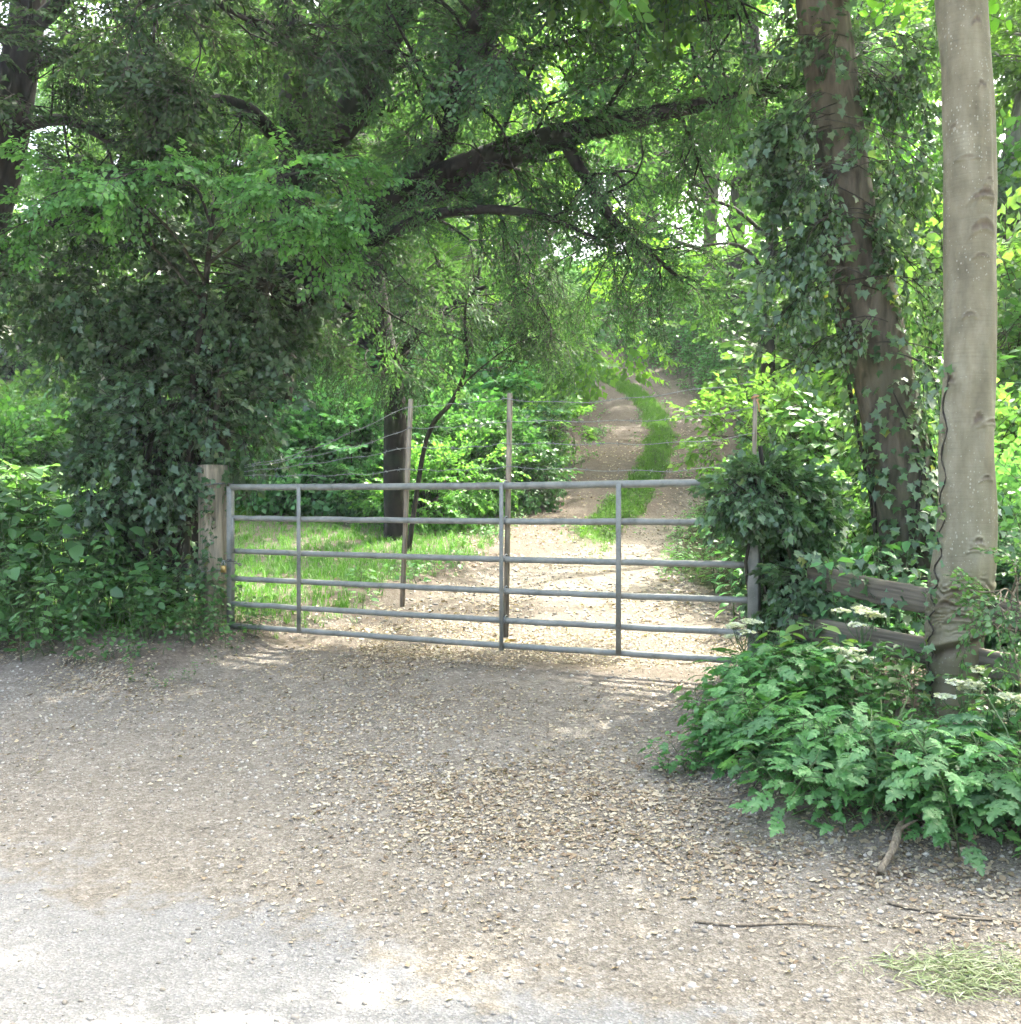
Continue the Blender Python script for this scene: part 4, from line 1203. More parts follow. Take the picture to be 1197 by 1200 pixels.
spots = []
R2 = np.random.default_rng(5)
for y, dx in ((25, 4.6), (37, 5.0), (51, 5.5), (64, 6.5)):
    w = .52 * y + 5
    for x in np.arange(-w, w, dx):
        xx, yy_ = x + R2.uniform(-1.3, 1.3), y + R2.uniform(-1.3, 1.3)
        u = xx - float(xc_of(yy_))
        if yy_ < 42 and -2.6 < u < 3.2: continue
        if yy_ < 30 and xx < -6.5: continue            # the bright field on the left
        if shades(xx, yy_): continue
        spots.append((xx, yy_))
spots += [(6.2, 33.5), (4.9, 37.5), (7.4, 27.0), (4.6, 48.5), (7.2, 57), (1.5, 59), (.2, 21.3), (-2.7, 20.6), (6.4, 30.5), (9.5, 15.5), (-9.5, 34), (-13, 33), (-5.5, 20.5), (-4.6, 24.5), (11, 9)]  # extra woodland trees, several added to shade the bank and far track
first = [True] * 3
for i, (x, y) in enumerate(spots):
    k = i % 3; loc = (x, y, float(H(x, y))); rz = R2.uniform(0, 6.28); sc = R2.uniform(.8, 1.15)
    if first[k]:
        o = protos[k]; o.location = loc; o.rotation_euler = (0, 0, rz); o.scale = (sc,) * 3; first[k] = False
    else:
        copy_thing(protos[k], loc, rz, sc)

# understorey shrubs
GS = 'shrubs along the track'


def shrub_proto(seed, leafm, label, spr=SP['bush'], n=420, w=1.1, h=1.5, sc=1.):
    global rng
    keep = rng; rng = np.random.default_rng(seed)
    el = [(rng.normal(0, .35 * w), rng.normal(0, .35 * w), h * (.25 + .55 * rng.random()), w * (.45 + .3 * rng.random()), w * (.45 + .3 * rng.random()), h * .32) for _ in range(6)]
    t = Tree('shrub', label, 'shrub', (0, 0, 0), GS)
    pos, nr = blob_points(el, n, .5); pos[:, 2] = np.abs(pos[:, 2])
    d = unit(nr + rng.normal(size=nr.shape) * .45 + np.array([0, 0, -.05]))
    put_sprays(spr, pos, d, sc * (.75 + .5 * rng.random(len(pos))), t.leaf, jit=.4)
    k = rng.choice(len(pos), 90, replace=False); tt = np.linspace(0, 1, 6)[None, :, None]
    b = np.zeros((90, 3)); b[:, :2] = rng.normal(0, .08, (90, 2))
    PL = b[:, None] * (1 - tt) + pos[k][:, None] * tt; PL[:, 1:-1] += rng.normal(0, .04, (90, 4, 3))
    tube_geo(t.wood, PL, .018, .004, 4)
    r = t.finish(M['twig'], leafm, 'stem', 'foliage'); rng = keep
    return r


sp = [shrub_proto(31, M['shrub'], 'loose green woodland shrub growing beside the track'), shrub_proto(32, M['hazel'], 'loose green woodland shrub growing beside the track'),
      shrub_proto(33, M['nettle'], 'loose green woodland shrub growing beside the track', w=1.3, h=1.1)]
sh = [(500, 500, 15.5, 1, .8), (560, 520, 17, 0, 1.), (585, 500, 19, 1, .9), (580, 470, 22, 1, 1.1), (560, 430, 24, 0, 1.2), (560, 420, 21, 1, 1.5), (520, 440, 19, 2, 1.5), (545, 400, 28, 1, 1.5), (420, 540, 17, 2, 1.3), (370, 540, 18, 0, 1.3), (320, 540, 17.5, 2, 1.3), (330, 500, 20, 1, 1.7), (400, 480, 21, 0, 1.8), (470, 470, 22, 1, 1.8), (540, 380, 26, 0, 2.2), (520, 370, 30, 1, 2.2),
      (425, 560, 16.6, 2, .8), (505, 560, 16.8, 0, .8), (460, 560, 16.2, 2, .55), (545, 545, 17, 2, .9), (15, 530, 16, 0, 1.15), (85, 545, 18.5, 1, 1.2), (-40, 520, 15, 1, 1.2),
      (-60, 520, 31, 1, 2.4), (30, 520, 34, 0, 2.6), (110, 525, 33, 1, 2.4), (190, 520, 30, 0, 2.2), (70, 470, 40, 2, 3.2), (-20, 470, 42, 0, 3.4),
      (990, 570, 9.2, 1, .55), (1022, 560, 9.8, 0, .72), (1010, 520, 11, 1, .75), (985, 500, 13.5, 2, .8), (1000, 450, 12, 1, 1.), (1060, 500, 10, 0, 1.1), (1150, 500, 9.5, 1, 1.2), (1190, 600, 8.2, 2, 1.), (1110, 600, 8.6, 0, .85), (1190, 420, 11, 0, 1.5), (1090, 400, 13, 1, 1.5), (1070, 380, 15, 0, 1.6), (1050, 430, 17, 1, 1.3), (1030, 420, 20, 0, 1.4), (1040, 360, 23, 1, 1.9), (1080, 300, 19, 1, 2.), (1130, 330, 16, 0, 2.), (1190, 300, 18, 1, 2.2)]
first = [True] * 3
for px, py, d, k, sc in sh:
    p = P(px, py, d); z = float(H(p[0], p[1])); loc = (p[0], p[1], z - .05); rz = R2.uniform(0, 6.28)
    if first[k]:
        o = sp[k]; o.location = loc; o.rotation_euler = (0, 0, rz); o.scale = (sc,) * 3; first[k] = False
    else:
        copy_thing(sp[k], loc, rz, sc)

rng = np.random.default_rng(49)
# beech boughs hanging over the track, lit from behind
D9 = 15.5
lo = P(905, 500, D9); lo[2] = float(H(lo[0], lo[1])) - .2
t9 = Tree('beech_tree', 'young beech right of the track with yellow green backlit boughs hanging over the bend', 'tree', lo)
c = t9.limb([lo, P(900, 420, D9), P(905, 280, D9), P(890, 120, D9), P(880, -40, D9), P(870, -200, D9)], [.12, .1, .085, .07, .05, .02], 30, 9)
cs = [t9.limb(a, [.035, .025, .015, .006], 12, 6) for a in ([P(902, 330, D9), P(870, 290, D9 - .3), P(820, 290, D9 - .6), P(760, 320, D9 - .9)], [P(903, 280, D9), P(850, 240, D9 - .2), P(790, 240, D9 - .4), P(730, 290, D9 - .6)], [P(900, 220, D9), P(850, 170, D9 - .5), P(800, 170, D9 - 1), P(740, 200, D9 - 1.4)],
                                                       [P(895, 150, D9), P(850, 90, D9 - .5), P(800, 80, D9 - 1), P(750, 110, D9 - 1.4)], [P(903, 260, D9), P(940, 210, D9 - .4), P(980, 220, D9 - .8), P(1020, 260, D9 - 1)], [P(890, 110, D9), P(930, 60, D9 - .4), P(980, 60, D9 - .8), P(1030, 90, D9 - 1)], [P(885, 40, D9), P(840, 0, D9 - .5), P(780, 0, D9 - 1), P(720, 30, D9 - 1.4)])]
t9.dress(cs, dict(per=9, t0=.25, t1=1., ln=1.1, ang=(35, 70), trop=(0, 0, -.05), k=6, wig=.15, flat=.6, shrink=.4),
         dict(per=4, t0=.2, t1=1., f=.5, ang=(30, 60), trop=(0, 0, -.04), k=4, wig=.15, flat=.7, shrink=.3), SP['beech'], 2, 1., .012, .2, .8)
t9.finish(M['darkbark'], M['beech'])

# pale leafy branch tip over the far track
Dp = 23
lo = P(640, 455, Dp); lo[2] = float(H(lo[0], lo[1]))
tp = Tree('elder_bush', 'pale green elder whose whitish leaf tips lean over the far bend of the track', 'shrub', lo)
cs = [tp.limb(a, [.02, .014, .008], 12, 5) for a in ([lo, P(645, 400, Dp), P(690, 425, Dp - .4)], [lo, P(640, 380, Dp), P(668, 375, Dp - .3)], [lo, P(630, 360, Dp), P(650, 335, Dp - .2)], [lo, P(625, 390, Dp), P(605, 360, Dp)])]
tp.dress(cs, dict(per=9, t0=.45, t1=1., ln=.6, ang=(30, 65), trop=(0, 0, -.04), k=5, wig=.12, flat=.5, shrink=.3), None, SP['bush'], 3, .9, .008, .2)
tp.finish(M['twig'], M['pale'], 'stem', 'foliage')

# grey leaning trunk far right
lo = P(1172, 330, 16.5); lo[2] = float(H(lo[0], lo[1])) - .2
tg = Tree('grey_tree', 'leaning pale grey trunk seen in the wood right of the beech at the edge', 'tree', lo)
c = tg.limb([lo, P(1178, 260, 16.5), P(1190, 180, 16.5), P(1215, 60, 16.5), P(1240, -80, 16.5)], [.24, .21, .2, .18, .1], 24, 12)
tg.dress([c[12:24]], dict(per=12, t0=.3, t1=1., ln=2., ang=(40, 75), trop=(0, 0, .02), k=6, wig=.15, flat=.4, shrink=.3), dict(per=5, t0=.2, t1=1., f=.45, ang=(30, 65), k=5, wig=.15, flat=.5, shrink=.3), SP['wood'], 3, .9, .03, .1)
tg.finish(M['greybark'], M['wood'])


# ---------------------------------------------------------------- ground plants
def plant(leaf, h=.55, pairs=6, ll=.1, top=.5, spread=.2, seed=0, petiole=.25, lean=.08):
    """a stemmed plant, slots 0 leaf 1 stem"""
    global rng
    keep = rng; rng = np.random.default_rng(500 + seed)
    g = Geo(); t = np.linspace(0, 1, 6); le = rng.normal(0, lean, 2) * h
    stem = np.stack([le[0] * t ** 2, le[1] * t ** 2, h * t], -1)
    V_, T_ = tubes(stem[None], np.linspace(.005, .002, 6)[None], 4); g.add(V_, T_, .5, 1)
    pos, ax, sc, pet = [], [], [], []
    for i in range(pairs):
        s = .18 + .82 * (i + .5) / pairs; a0 = rng.random() * 6.28
        for q in range(2 if i < pairs - 1 else 4):
            a = a0 + q * (np.pi if i < pairs - 1 else np.pi / 2) + rng.normal(0, .25); p = np.array([np.interp(s, t, stem[:, k]) for k in range(3)])
            sz = ll * (1.15 - (1 - top) * s) * (.75 + .5 * rng.random()); dr = np.array([math.cos(a), math.sin(a), .35])
            e = p + dr * sz * petiole * 2; pet.append(np.array([p, (p + e) / 2 + (0, 0, .004), e]))
            pos.append(e); ax.append([math.cos(a), math.sin(a), -.15 + rng.normal(0, .22)]); sc.append(sz)
    V_, T_ = tubes(np.array(pet), np.full((len(pet), 3), .0018), 3); g.add(V_, T_, .5, 1)
    place(leaf, np.array(pos), frames(np.array(ax), jit=.25), np.array(sc), rng.random(len(pos)), 0, g)
    rng = keep
    return g.arrays()


def compound(seed):
    lf = tpl_lobed(); g = Geo(); r_ = np.random.default_rng(seed)
    pos = np.array([(0.5, 0, 0), (.32, 0, 0), (.32, 0, 0), (.1, 0, 0), (.1, 0, 0)]); ax = np.array([(1, 0, -.1), (.6, .8, 0), (.6, -.8, 0), (.45, .9, 0), (.45, -.9, 0)])
    place(lf, pos, frames(ax, jit=.12), np.array([.55, .42, .42, .34, .34]), np.full(5, .5), 0, g)
    V_, T_, _, _ = g.arrays(); return V_, T_


PT = dict(nettle=[plant(tpl_ovate(.27), .6, 7, .1, .5, seed=i) for i in range(4)],
          weed=[plant(tpl_heart(), .45, 5, .075, .6, seed=10 + i) for i in range(4)],
          bramble=[plant(tpl_ovate(.36), .55, 7, .085, .75, seed=20 + i, petiole=.5, lean=.25) for i in range(5)],
          lobed=[plant(tpl_lobed(), .4, 4, .15, .8, seed=30 + i, petiole=.6) for i in range(4)],
          fern=[plant(compound(i), .4, 9, .1, .8, seed=50 + i, petiole=.4, lean=.2) for i in range(4)],
          low=[plant(tpl_lobed(), .18, 3, .06, .8, seed=40 + i, petiole=.6) for i in range(4)])


def put_plants(tpls, xy, sc, geo=None, tilt=.12, sink=.02):
    geo = geo or Geo(); n = len(xy)
    pos = np.column_stack([xy, H(xy[:, 0], xy[:, 1]) - sink])
    z = unit(np.column_stack([rng.normal(0, tilt, (n, 2)), np.ones(n)])); a = rng.random(n) * 6.28
    x = np.column_stack([np.cos(a), np.sin(a), 0 * a]); x = unit(x - (x * z).sum(1, keepdims=True) * z); R = np.stack([x, np.cross(z, x), z], -1)
    sc = np.broadcast_to(np.asarray(sc, float), (n,)); which = rng.integers(0, len(tpls), n); v = rng.random(n)
    for i, t in enumerate(tpls):
        k = which == i; place(t, pos[k], R[k], sc[k], v[k], 0, geo)
    return geo


def scatter_xy(n, x0, x1, y0, y1, dens):
    out = []; got = 0
    while got < n:
        x = rng.uniform(x0, x1, n * 2); y = rng.uniform(y0, y1, n * 2)
        k = rng.random(n * 2) < dens(x, y); out.append(np.column_stack([x[k], y[k]])); got += int(k.sum())
        if len(out) > 60: break
    return np.concatenate(out)[:n]


rng = np.random.default_rng(50)
# left verge: bramble and nettles, a rounded bank of leaves rising to the left
def left_h(x, y):
    t = t_of(x, y); return np.interp(t, [-9.5, -8.6, -7.4, -6.6, -5.9, -5.5], [1.25, 1.15, .8, .5, .24, .1])


def left_d(x, y):
    s, t = s_of(x, y), t_of(x, y); n = vnoise(x, y, .6) * .5
    return ((s > 5.45 + n * .4) & (s < 6.9) & (t < -5.55 - .25 * (s - 5.5) + n * .4) & (t > -10.5)).astype(float)


xy = scatter_xy(330, -8.5, -1.6, 5, 11, left_d)
g = Geo(); hh = left_h(xy[:, 0], xy[:, 1]) * (.55 + .45 * sm(5.4, 6.3, s_of(xy[:, 0], xy[:, 1])))
k = rng.random(len(xy)) < .45
ra = t_of(xy[:, 0], xy[:, 1])
near = ra > -7.2
lo = np.array([xy[~near][:, 0].mean(), xy[~near][:, 1].mean(), 0])
for nm, lab, cat, sel, tp_, mt in (('bramble_bush', 'tall mid green bramble bank at the left edge below the ivy thicket', 'bramble', ~near, PT['bramble'], M['nettle']),
                                   ('leafy_undergrowth', 'fresh green broad leaved weeds at the foot of the wooden gate post', 'weeds', near, PT['weed'], M['weed'])):
    root = thing(nm, lab, cat, (xy[sel][:, 0].mean(), xy[sel][:, 1].mean(), 0))
    g = Geo(); s_ = sel & k; put_plants(tp_, xy[s_], 1.05 * hh[s_] / .5, g, .25)
    s_ = sel & ~k; put_plants(PT['bramble'] if nm != 'bramble_bush' else PT['nettle'], xy[s_], 1.0 * hh[s_] / .55, g, .3)
    V_, T_, v_, m_ = g.arrays(); V_ = V_ - np.array(root.location)
    o = obj('foliage', tri_mesh(nm + '_leaves', V_, T_, [mt, M['stem']], m_, {'v': v_}), root)
    # arching bare canes
    if nm != 'bramble_bush': continue
    cn = []
    for q in range(12 if nm == 'bramble_bush' else 3):
        p = xy[sel][rng.integers(sel.sum())]; a = np.array([p[0], p[1], float(H(*p))]); e = a + np.array([rng.normal(0, .6), .1 + abs(rng.normal(0, .3)), .3 + .7 * rng.random()])
        cn.append(spline([a, a * .6 + e * .4 + (0, 0, .35), e, e + (e - a) * .2 - (0, 0, .2)], 14) - np.array(root.location))
    gc = Geo(); tube_geo(gc, np.array(cn), .006, .003, 5); obj('cane', gc.mesh('canes', [M['twig']], True), root)

rng = np.random.default_rng(51)
# right verge
def right_d(x, y):
    s, t = s_of(x, y), t_of(x, y); n = vnoise(x, y, .5)
    return ((s > 4.68 + .4 * (1 - sm(-1.7, -.9, t)) + n * .25) & (s < 6.6) & (t > -1.78 + .1 * (s - 5) + n * .12) & (t < 2.6)).astype(float)


xy = scatter_xy(560, -.5, 5.5, 2.5, 8, right_d)
ss, tt_ = s_of(xy[:, 0], xy[:, 1]), t_of(xy[:, 0], xy[:, 1])
hh = (.42 + .4 * sm(4.8, 5.4, ss) - .3 * sm(5.5, 6.2, ss)) * (.6 + .4 * sm(-1.9, -1.2, tt_))
kind = rng.random(len(xy))
z1 = tt_ < -1.15; z3 = tt_ > -.1
hh = hh * np.where(tt_ > -.1, .78, 1.) * np.where((np.abs(tt_ + .62) < .2) & (ss > 5.1) & (ss < 6.), .35, 1.)
root = thing('herb_clump', 'ferny soft green herb clump spilling over the gravel at the right foot of the gate', 'weeds', (xy[z1][:, 0].mean(), xy[z1][:, 1].mean(), 0))
g = Geo(); put_plants(PT['fern'], xy[z1], 1.35 * hh[z1], g, .3); put_plants(PT['low'], xy[z1], 1.6 * hh[z1], g, .3)
s_ = z1 & (kind < .4); put_plants(PT['nettle'], xy[s_], .9 * hh[s_], g, .2)
V_, T_, v_, m_ = g.arrays(); obj('foliage', tri_mesh('herb_leaves', V_ - np.array(root.location), T_, [M['weed'], M['stem']], m_, {'v': v_}), root)
zm = ~z1 & ~z3
root = thing('nettle_patch', 'dense patch of nettles and weeds below the lower fence rail, left of the beech', 'nettles', (xy[zm][:, 0].mean(), xy[zm][:, 1].mean(), 0))
g = Geo(); s_ = zm & (kind < .6); put_plants(PT['nettle'], xy[s_], 1.0 * hh[s_], g, .2); s_ = zm & (kind >= .6); put_plants(PT['weed'], xy[s_], 1.05 * hh[s_], g, .2)
V_, T_, v_, m_ = g.arrays(); obj('foliage', tri_mesh('nettle_leaves', V_ - np.array(root.location), T_, [M['weed'], M['stem']], m_, {'v': v_}), root)
root = thing('verge_weeds', 'thick green weeds around the foot of the beech at the right edge', 'weeds', (xy[z3][:, 0].mean(), xy[z3][:, 1].mean(), 0))
g = Geo(); s_ = z3 & (kind < .5); put_plants(PT['nettle'], xy[s_], .8 * hh[s_], g, .2); s_ = z3 & (kind >= .5); put_plants(PT['low'], xy[s_], 2.0 * hh[s_], g, .3)
ft, fs_ = rng.uniform(-1.45, .6, 110), 4.66 + rng.normal(0, .09, 110); fs_ = fs_ + .35 * (1 - sm(-1.5, -1., ft))
fx = ft[:, None] * TS + fs_[:, None] * NS; put_plants(PT['low'] + PT['fern'][:2], fx, .55 + .6 * rng.random(110), g, .35)
V_, T_, v_, m_ = g.arrays(); obj('foliage', tri_mesh('weed_leaves', V_ - np.array(root.location), T_, [M['nettle'], M['stem']], m_, {'v': v_}), root)

# hogweed plants with big lobed leaves
hog_me = []
for q in range(3):
    gl, gs_ = Geo(), Geo(); pos, ax, sc, pet = [], [], [], []
    for k in range(20):
        a = k * 2.4 + rng.normal(0, .2); el = (.1 if k < 8 else .5) + .5 * rng.random(); ln = .12 + .2 * rng.random()
        e = np.array([math.cos(a) * ln * math.cos(el), math.sin(a) * ln * math.cos(el), ln * math.sin(el) + .04])
        pet.append(np.array([(0, 0, 0), e * .55 + (0, 0, .03), e])); pos.append(e); ax.append((math.cos(a), math.sin(a), -.2 + rng.normal(0, .15))); sc.append(.095 + .065 * rng.random())
    place(compound(q), np.array(pos), frames(np.array(ax), jit=.2), np.array(sc), None, 0, gl)
    tube_geo(gs_, np.array(pet), .0045, .003, 5)
    hog_me.append((gl.mesh('hogweed_leaf_rosette', [M['hogweed']]), gs_.mesh('hogweed_stalks', [M['stem']], True)))
hs = [(-1.3, 5.05), (-1.12, 4.9), (-.95, 4.78), (-.8, 4.74), (-.62, 4.74), (-.45, 4.7), (-.28, 4.72), (-.1, 4.74), (.08, 4.78), (-.8, 5.05), (-.5, 5.0), (-.2, 5.05), (.2, 5.0)]
for i, (t_, s_) in enumerate(hs):
    p = TS * (t_ + rng.normal(0, .03)) + NS * s_; z = float(H(p[0], p[1])); me = hog_me[i % 3]
    r_ = thing('hogweed', 'low hogweed with big grey green lobed leaves along the front of the right verge', 'plant', (p[0], p[1], z), rng.random() * 6, 'hogweed plants along the right verge')
    sc = .9 + .35 * rng.random(); r_.scale = (sc,) * 3
    obj('foliage', me[0], r_); obj('stalk', me[1], r_)

# bright heart-leaved plants
gm_me = []
for q in range(2):
    g = Geo(); V_, T_, v_, m_ = plant(tpl_heart(), .5, 5, .085, .7, seed=70 + q, petiole=.4); g.add(V_, T_, v_, m_); gm_me.append(g)
gms = [(915, 860, 5.6, .95), (945, 850, 5.6, 1.05), (985, 860, 5.5, .9), (1075, 890, 5.1, .8), (1165, 900, 5.0, .8), (935, 880, 5.4, .85)]
for i, (px, py, d, s_) in enumerate(gms):
    p = P(px, py, d); z = float(H(p[0], p[1])) - .02
    V_, T_, v_, m_ = gm_me[i % 2].arrays()
    r_ = thing('garlic_mustard', 'bright lime green heart leaved plant among the weeds of the right verge', 'plant', (p[0], p[1], z), rng.random() * 6, 'lime green garlic mustard plants')
    r_.scale = (s_ * 1.05,) * 3
    lf, stm = m_ == 0, m_ == 1
    for nm, sel, mt in (('foliage', lf, M['lime']), ('stem', stm, M['stem'])):
        u_, inv = np.unique(T_[sel], return_inverse=True)
        obj(nm, tri_mesh('garlic_' + nm, V_[u_], inv.reshape(-1, 3), [mt], None, {'v': v_[u_]}), r_)

rng = np.random.default_rng(52)
# cow parsley with white umbels
cps = [(1012, 716, 5.75, .17, 'cow parsley with a cluster of white flower heads in front of the lower fence rail'), (988, 765, 5.45, .12, 'short cow parsley whose white flower heads sit below the fence rail among nettles'),
       (1130, 798, 4.95, .15, 'cow parsley with white flower heads crossing the foot of the beech trunk'), (1183, 826, 4.9, .07, 'small white flowered cow parsley at the right edge beside the beech'), (872, 735, 6.2, .1, 'sparse cow parsley with thin white flowers at the right gate stile')]
for px, py, d, wd, lab in cps:
    top = P(px, py, d); gz = float(H(top[0], top[1])); hgt = top[2] - gz
    r_ = thing('cow_parsley', lab, 'plant', (top[0], top[1], gz))
    gs_, gf, gl = Geo(), Geo(), Geo()
    st = np.array([(0, 0, -.02), (.01, .0, hgt * .4), (-.01, .01, hgt * .8)]); V_, T_ = tubes(spline(st, 8)[None], np.linspace(.006, .004, 8)[None], 6); gs_.add(V_, T_)
    for k in range(7):
        off = np.array([rng.uniform(-wd, wd) * .75, rng.uniform(-.08, .08), hgt + rng.uniform(-.09, .03)])
        b_ = np.array([0, 0, hgt * (.5 + .25 * rng.random())]); V_, T_ = tubes(spline([b_, b_ * .4 + off * .6 - (0, 0, .02), off], 8)[None], np.linspace(.003, .002, 8)[None], 5); gs_.add(V_, T_)
        gh = Geo()
        for u_ in range(9):
            a = u_ * 2.4; rr = .056 * math.sqrt(u_ / 9.); c_ = off + np.array([rr * math.cos(a), rr * math.sin(a), .03 - rr * .25])
            V_, T_ = tubes(np.array([[off, (off + c_) / 2, c_]]), np.full((1, 3), .001), 3); gh.add(V_, T_, .5, 1)
            nf = 13; fp = c_ + rng.normal(0, .008, (nf, 3)) * (1, 1, .4)
            aa = rng.random(nf) * 6.28
            place((np.array([(math.cos(x) * (.5 if i_ % 2 else 1), math.sin(x) * (.5 if i_ % 2 else 1), .1) for i_, x in enumerate(np.linspace(0, 6.28, 11)[:-1])] + [(0, 0, 0)]), np.array([(i_, (i_ + 1) % 10, 10) for i_ in range(10)])), fp, frames(np.column_stack([np.cos(aa), np.sin(aa), 0 * aa]), jit=.4), .0105, None, 0, gh)
        obj('flower_head', gh.mesh('umbel', [M['white'], M['stem']]), r_)
    obj('stem', gs_.mesh('parsley_stem', [M['stem']], True), r_)
    aa = rng.random(9) * 6.28; zz = hgt * (.15 + .5 * rng.random(9))
    place(compound(3), np.column_stack([np.cos(aa) * .03, np.sin(aa) * .03, zz]), frames(np.column_stack([np.cos(aa), np.sin(aa), .2 + 0 * aa]), jit=.3), .17, None, 0, gl)
    obj('foliage', gl.mesh('parsley_leaves', [M['weed']]), r_)

rng = np.random.default_rng(53)
# bank cover beyond the gate, both sides of the track, and woodland floor
def bank_d(x, y):
    u = x - xc_of(y); s = s_of(x, y); n = vnoise(x, y, .9) * .5
    r = ((u > 1.72 + n * .35) & (u < 7) & (s > 7.4)) | ((s > 6.3) & (s <= 7.6) & (t_of(x, y) > -1.3) & (x < 6))
    l = (u < -1.75 - n * .4) & (y > 15.6 + n * 2) & (u > -9)
    return (r | l) * np.clip(14 / np.maximum(y, 8), .3, 1)


xy = scatter_xy(3400, -9, 12, 4, 46, bank_d)
g = put_plants(PT['nettle'] + PT['weed'][:1], xy, (.9 + .5 * rng.random(len(xy))) * (1 + .02 * np.clip(xy[:, 1] - 15, 0, 30)))
def far_d(x, y):
    u = x - xc_of(y); n = vnoise(x, y, 1.2) * .5
    return (((u > 1.95 + n * .3 - .55 * sm(23, 26.5, y)) & (u < 9) & (y > 19)) | ((u < -2. - n * .3) & (u > -7) & (y > 16.5 + n))).astype(float)


xy = scatter_xy(4200, -6, 12, 16, 48, far_d)
put_plants(PT['nettle'] + PT['weed'][:1] + PT['bramble'][:1], xy, (.95 + .45 * rng.random(len(xy))) * (1 + .45 * sm(2.6, 5, np.abs(xy[:, 0] - xc_of(xy[:, 1])))), g)
tag(obj('bank_undergrowth', g.mesh('bank_undergrowth', [M['nettle'], M['stem']])), 'low nettles and herbs covering the banks along the track', 'undergrowth', kind='stuff')

# ---------------------------------------------------------------- grass
def blade_tuft(n=11, h=.12, seed=0, w=.006):
    r_ = np.random.default_rng(900 + seed); V_, T_ = [], []
    for i in range(n):
        a = r_.random() * 6.28; ln = h * (.6 + .7 * r_.random()); b = .35 + .5 * r_.random(); p = np.array([r_.normal(0, .025), r_.normal(0, .025), 0])
        d = np.array([math.cos(a), math.sin(a), 0]); sd_ = np.array([-d[1], d[0], 0]) * w / 2
        m_ = p + d * ln * b * .3 + (0, 0, ln * .6); e = p + d * ln * b + (0, 0, ln * (1.05 - b * .5))
        k = len(V_); V_ += [p - sd_, p + sd_, m_ + sd_ * .8, m_ - sd_ * .8, e]; T_ += [(k, k + 1, k + 2), (k, k + 2, k + 3), (k + 3, k + 2, k + 4)]
    V_ = np.array(V_); tv = np.repeat(r_.random(n), 5)
    return V_, np.array(T_), tv, np.zeros(len(T_), int)


tufts = [blade_tuft(seed=i) for i in range(5)]
def lawn_d(x, y):
    u = x - xc_of(y); n = vnoise(x, y, .8) * .5 + vnoise(x, y, .3) * .3
    a = (1 - sm(-hw_of(y) - .25, -hw_of(y) + .35, u + n * .6)) * sm(8.3, 9.6, y + n * 1.5) * (1 - sm(17.5, 19.5, y)) * (x > -5.5)
    return a * np.clip(11 / y, .5, 1)


def strip_d(x, y):
    u = x - xc_of(y); n = vnoise(x, y, .8) * .5 + vnoise(x, y, .3) * .3
    return (1 - sm(.14, .4, np.abs(u - strip_c(y) + n * .3))) * sm(13, 16.5, y + n * 3)


xy = scatter_xy(6500, -5.5, 1, 8.3, 19, lawn_d)
g = put_plants(tufts, xy, .5 + .55 * rng.random(len(xy)), sink=.005)
tag(obj('lawn_grass', g.mesh('lawn_grass', [M['grass']])), 'bright short grass on the left behind the gate', 'grass', kind='stuff')
xy = scatter_xy(5200, -1, 5.5, 12, 36, strip_d)
g = put_plants(tufts, xy, (.4 + .4 * rng.random(len(xy))) * (1 + .02 * (xy[:, 1] - 13)), sink=.005)
xy2 = scatter_xy(120, -1, 5, 12.5, 24, strip_d); put_plants(PT['low'], xy2, .8, g)
tag(obj('track_grass', g.mesh('track_grass', [M['grass'], M['stem']])), 'grass strip growing along the middle of the track', 'grass', kind='stuff')
xy = scatter_xy(5000, -14, -3.8, 9, 34, lambda x, y: (s_of(x, y) > 7.6) * np.clip(12 / y, .3, 1))
g = put_plants(tufts, xy, (1. + .6 * rng.random(len(xy))) * (1 + .03 * np.clip(xy[:, 1] - 10, 0, 30)), sink=.005)
tag(obj('field_grass', g.mesh('field_grass', [M['grass']])), 'sunlit field grass seen under the ivy thicket at the left', 'grass', kind='stuff')

def creep_d(x, y):
    u = x - xc_of(y); n = vnoise(x, y, .8) + .5 * vnoise(x, y, .3)
    e = np.exp(-((np.abs(u) - hw_of(y)) / .22) ** 2) * (y > 9.5) + .3 * np.exp(-((np.abs(u - strip_c(y)) - .38) / .1) ** 2) * (y > 13)
    return np.clip(e * (.35 + 1.4 * n), 0, 1)


xy = scatter_xy(260, -2.5, 5.5, 9.5, 28, creep_d); g = put_plants(PT['low'], xy, .5 + .6 * rng.random(len(xy)), None, .3)
xy = scatter_xy(420, -2.5, 5.5, 9.5, 24, creep_d); put_plants(tufts, xy, .35 + .4 * rng.random(len(xy)), g, sink=.005)
tag(obj('track_weeds', g.mesh('track_weeds', [M['weed'], M['stem']])), 'low weeds creeping into the edges of the track ruts', 'weeds', kind='stuff')

rng = np.random.default_rng(54)
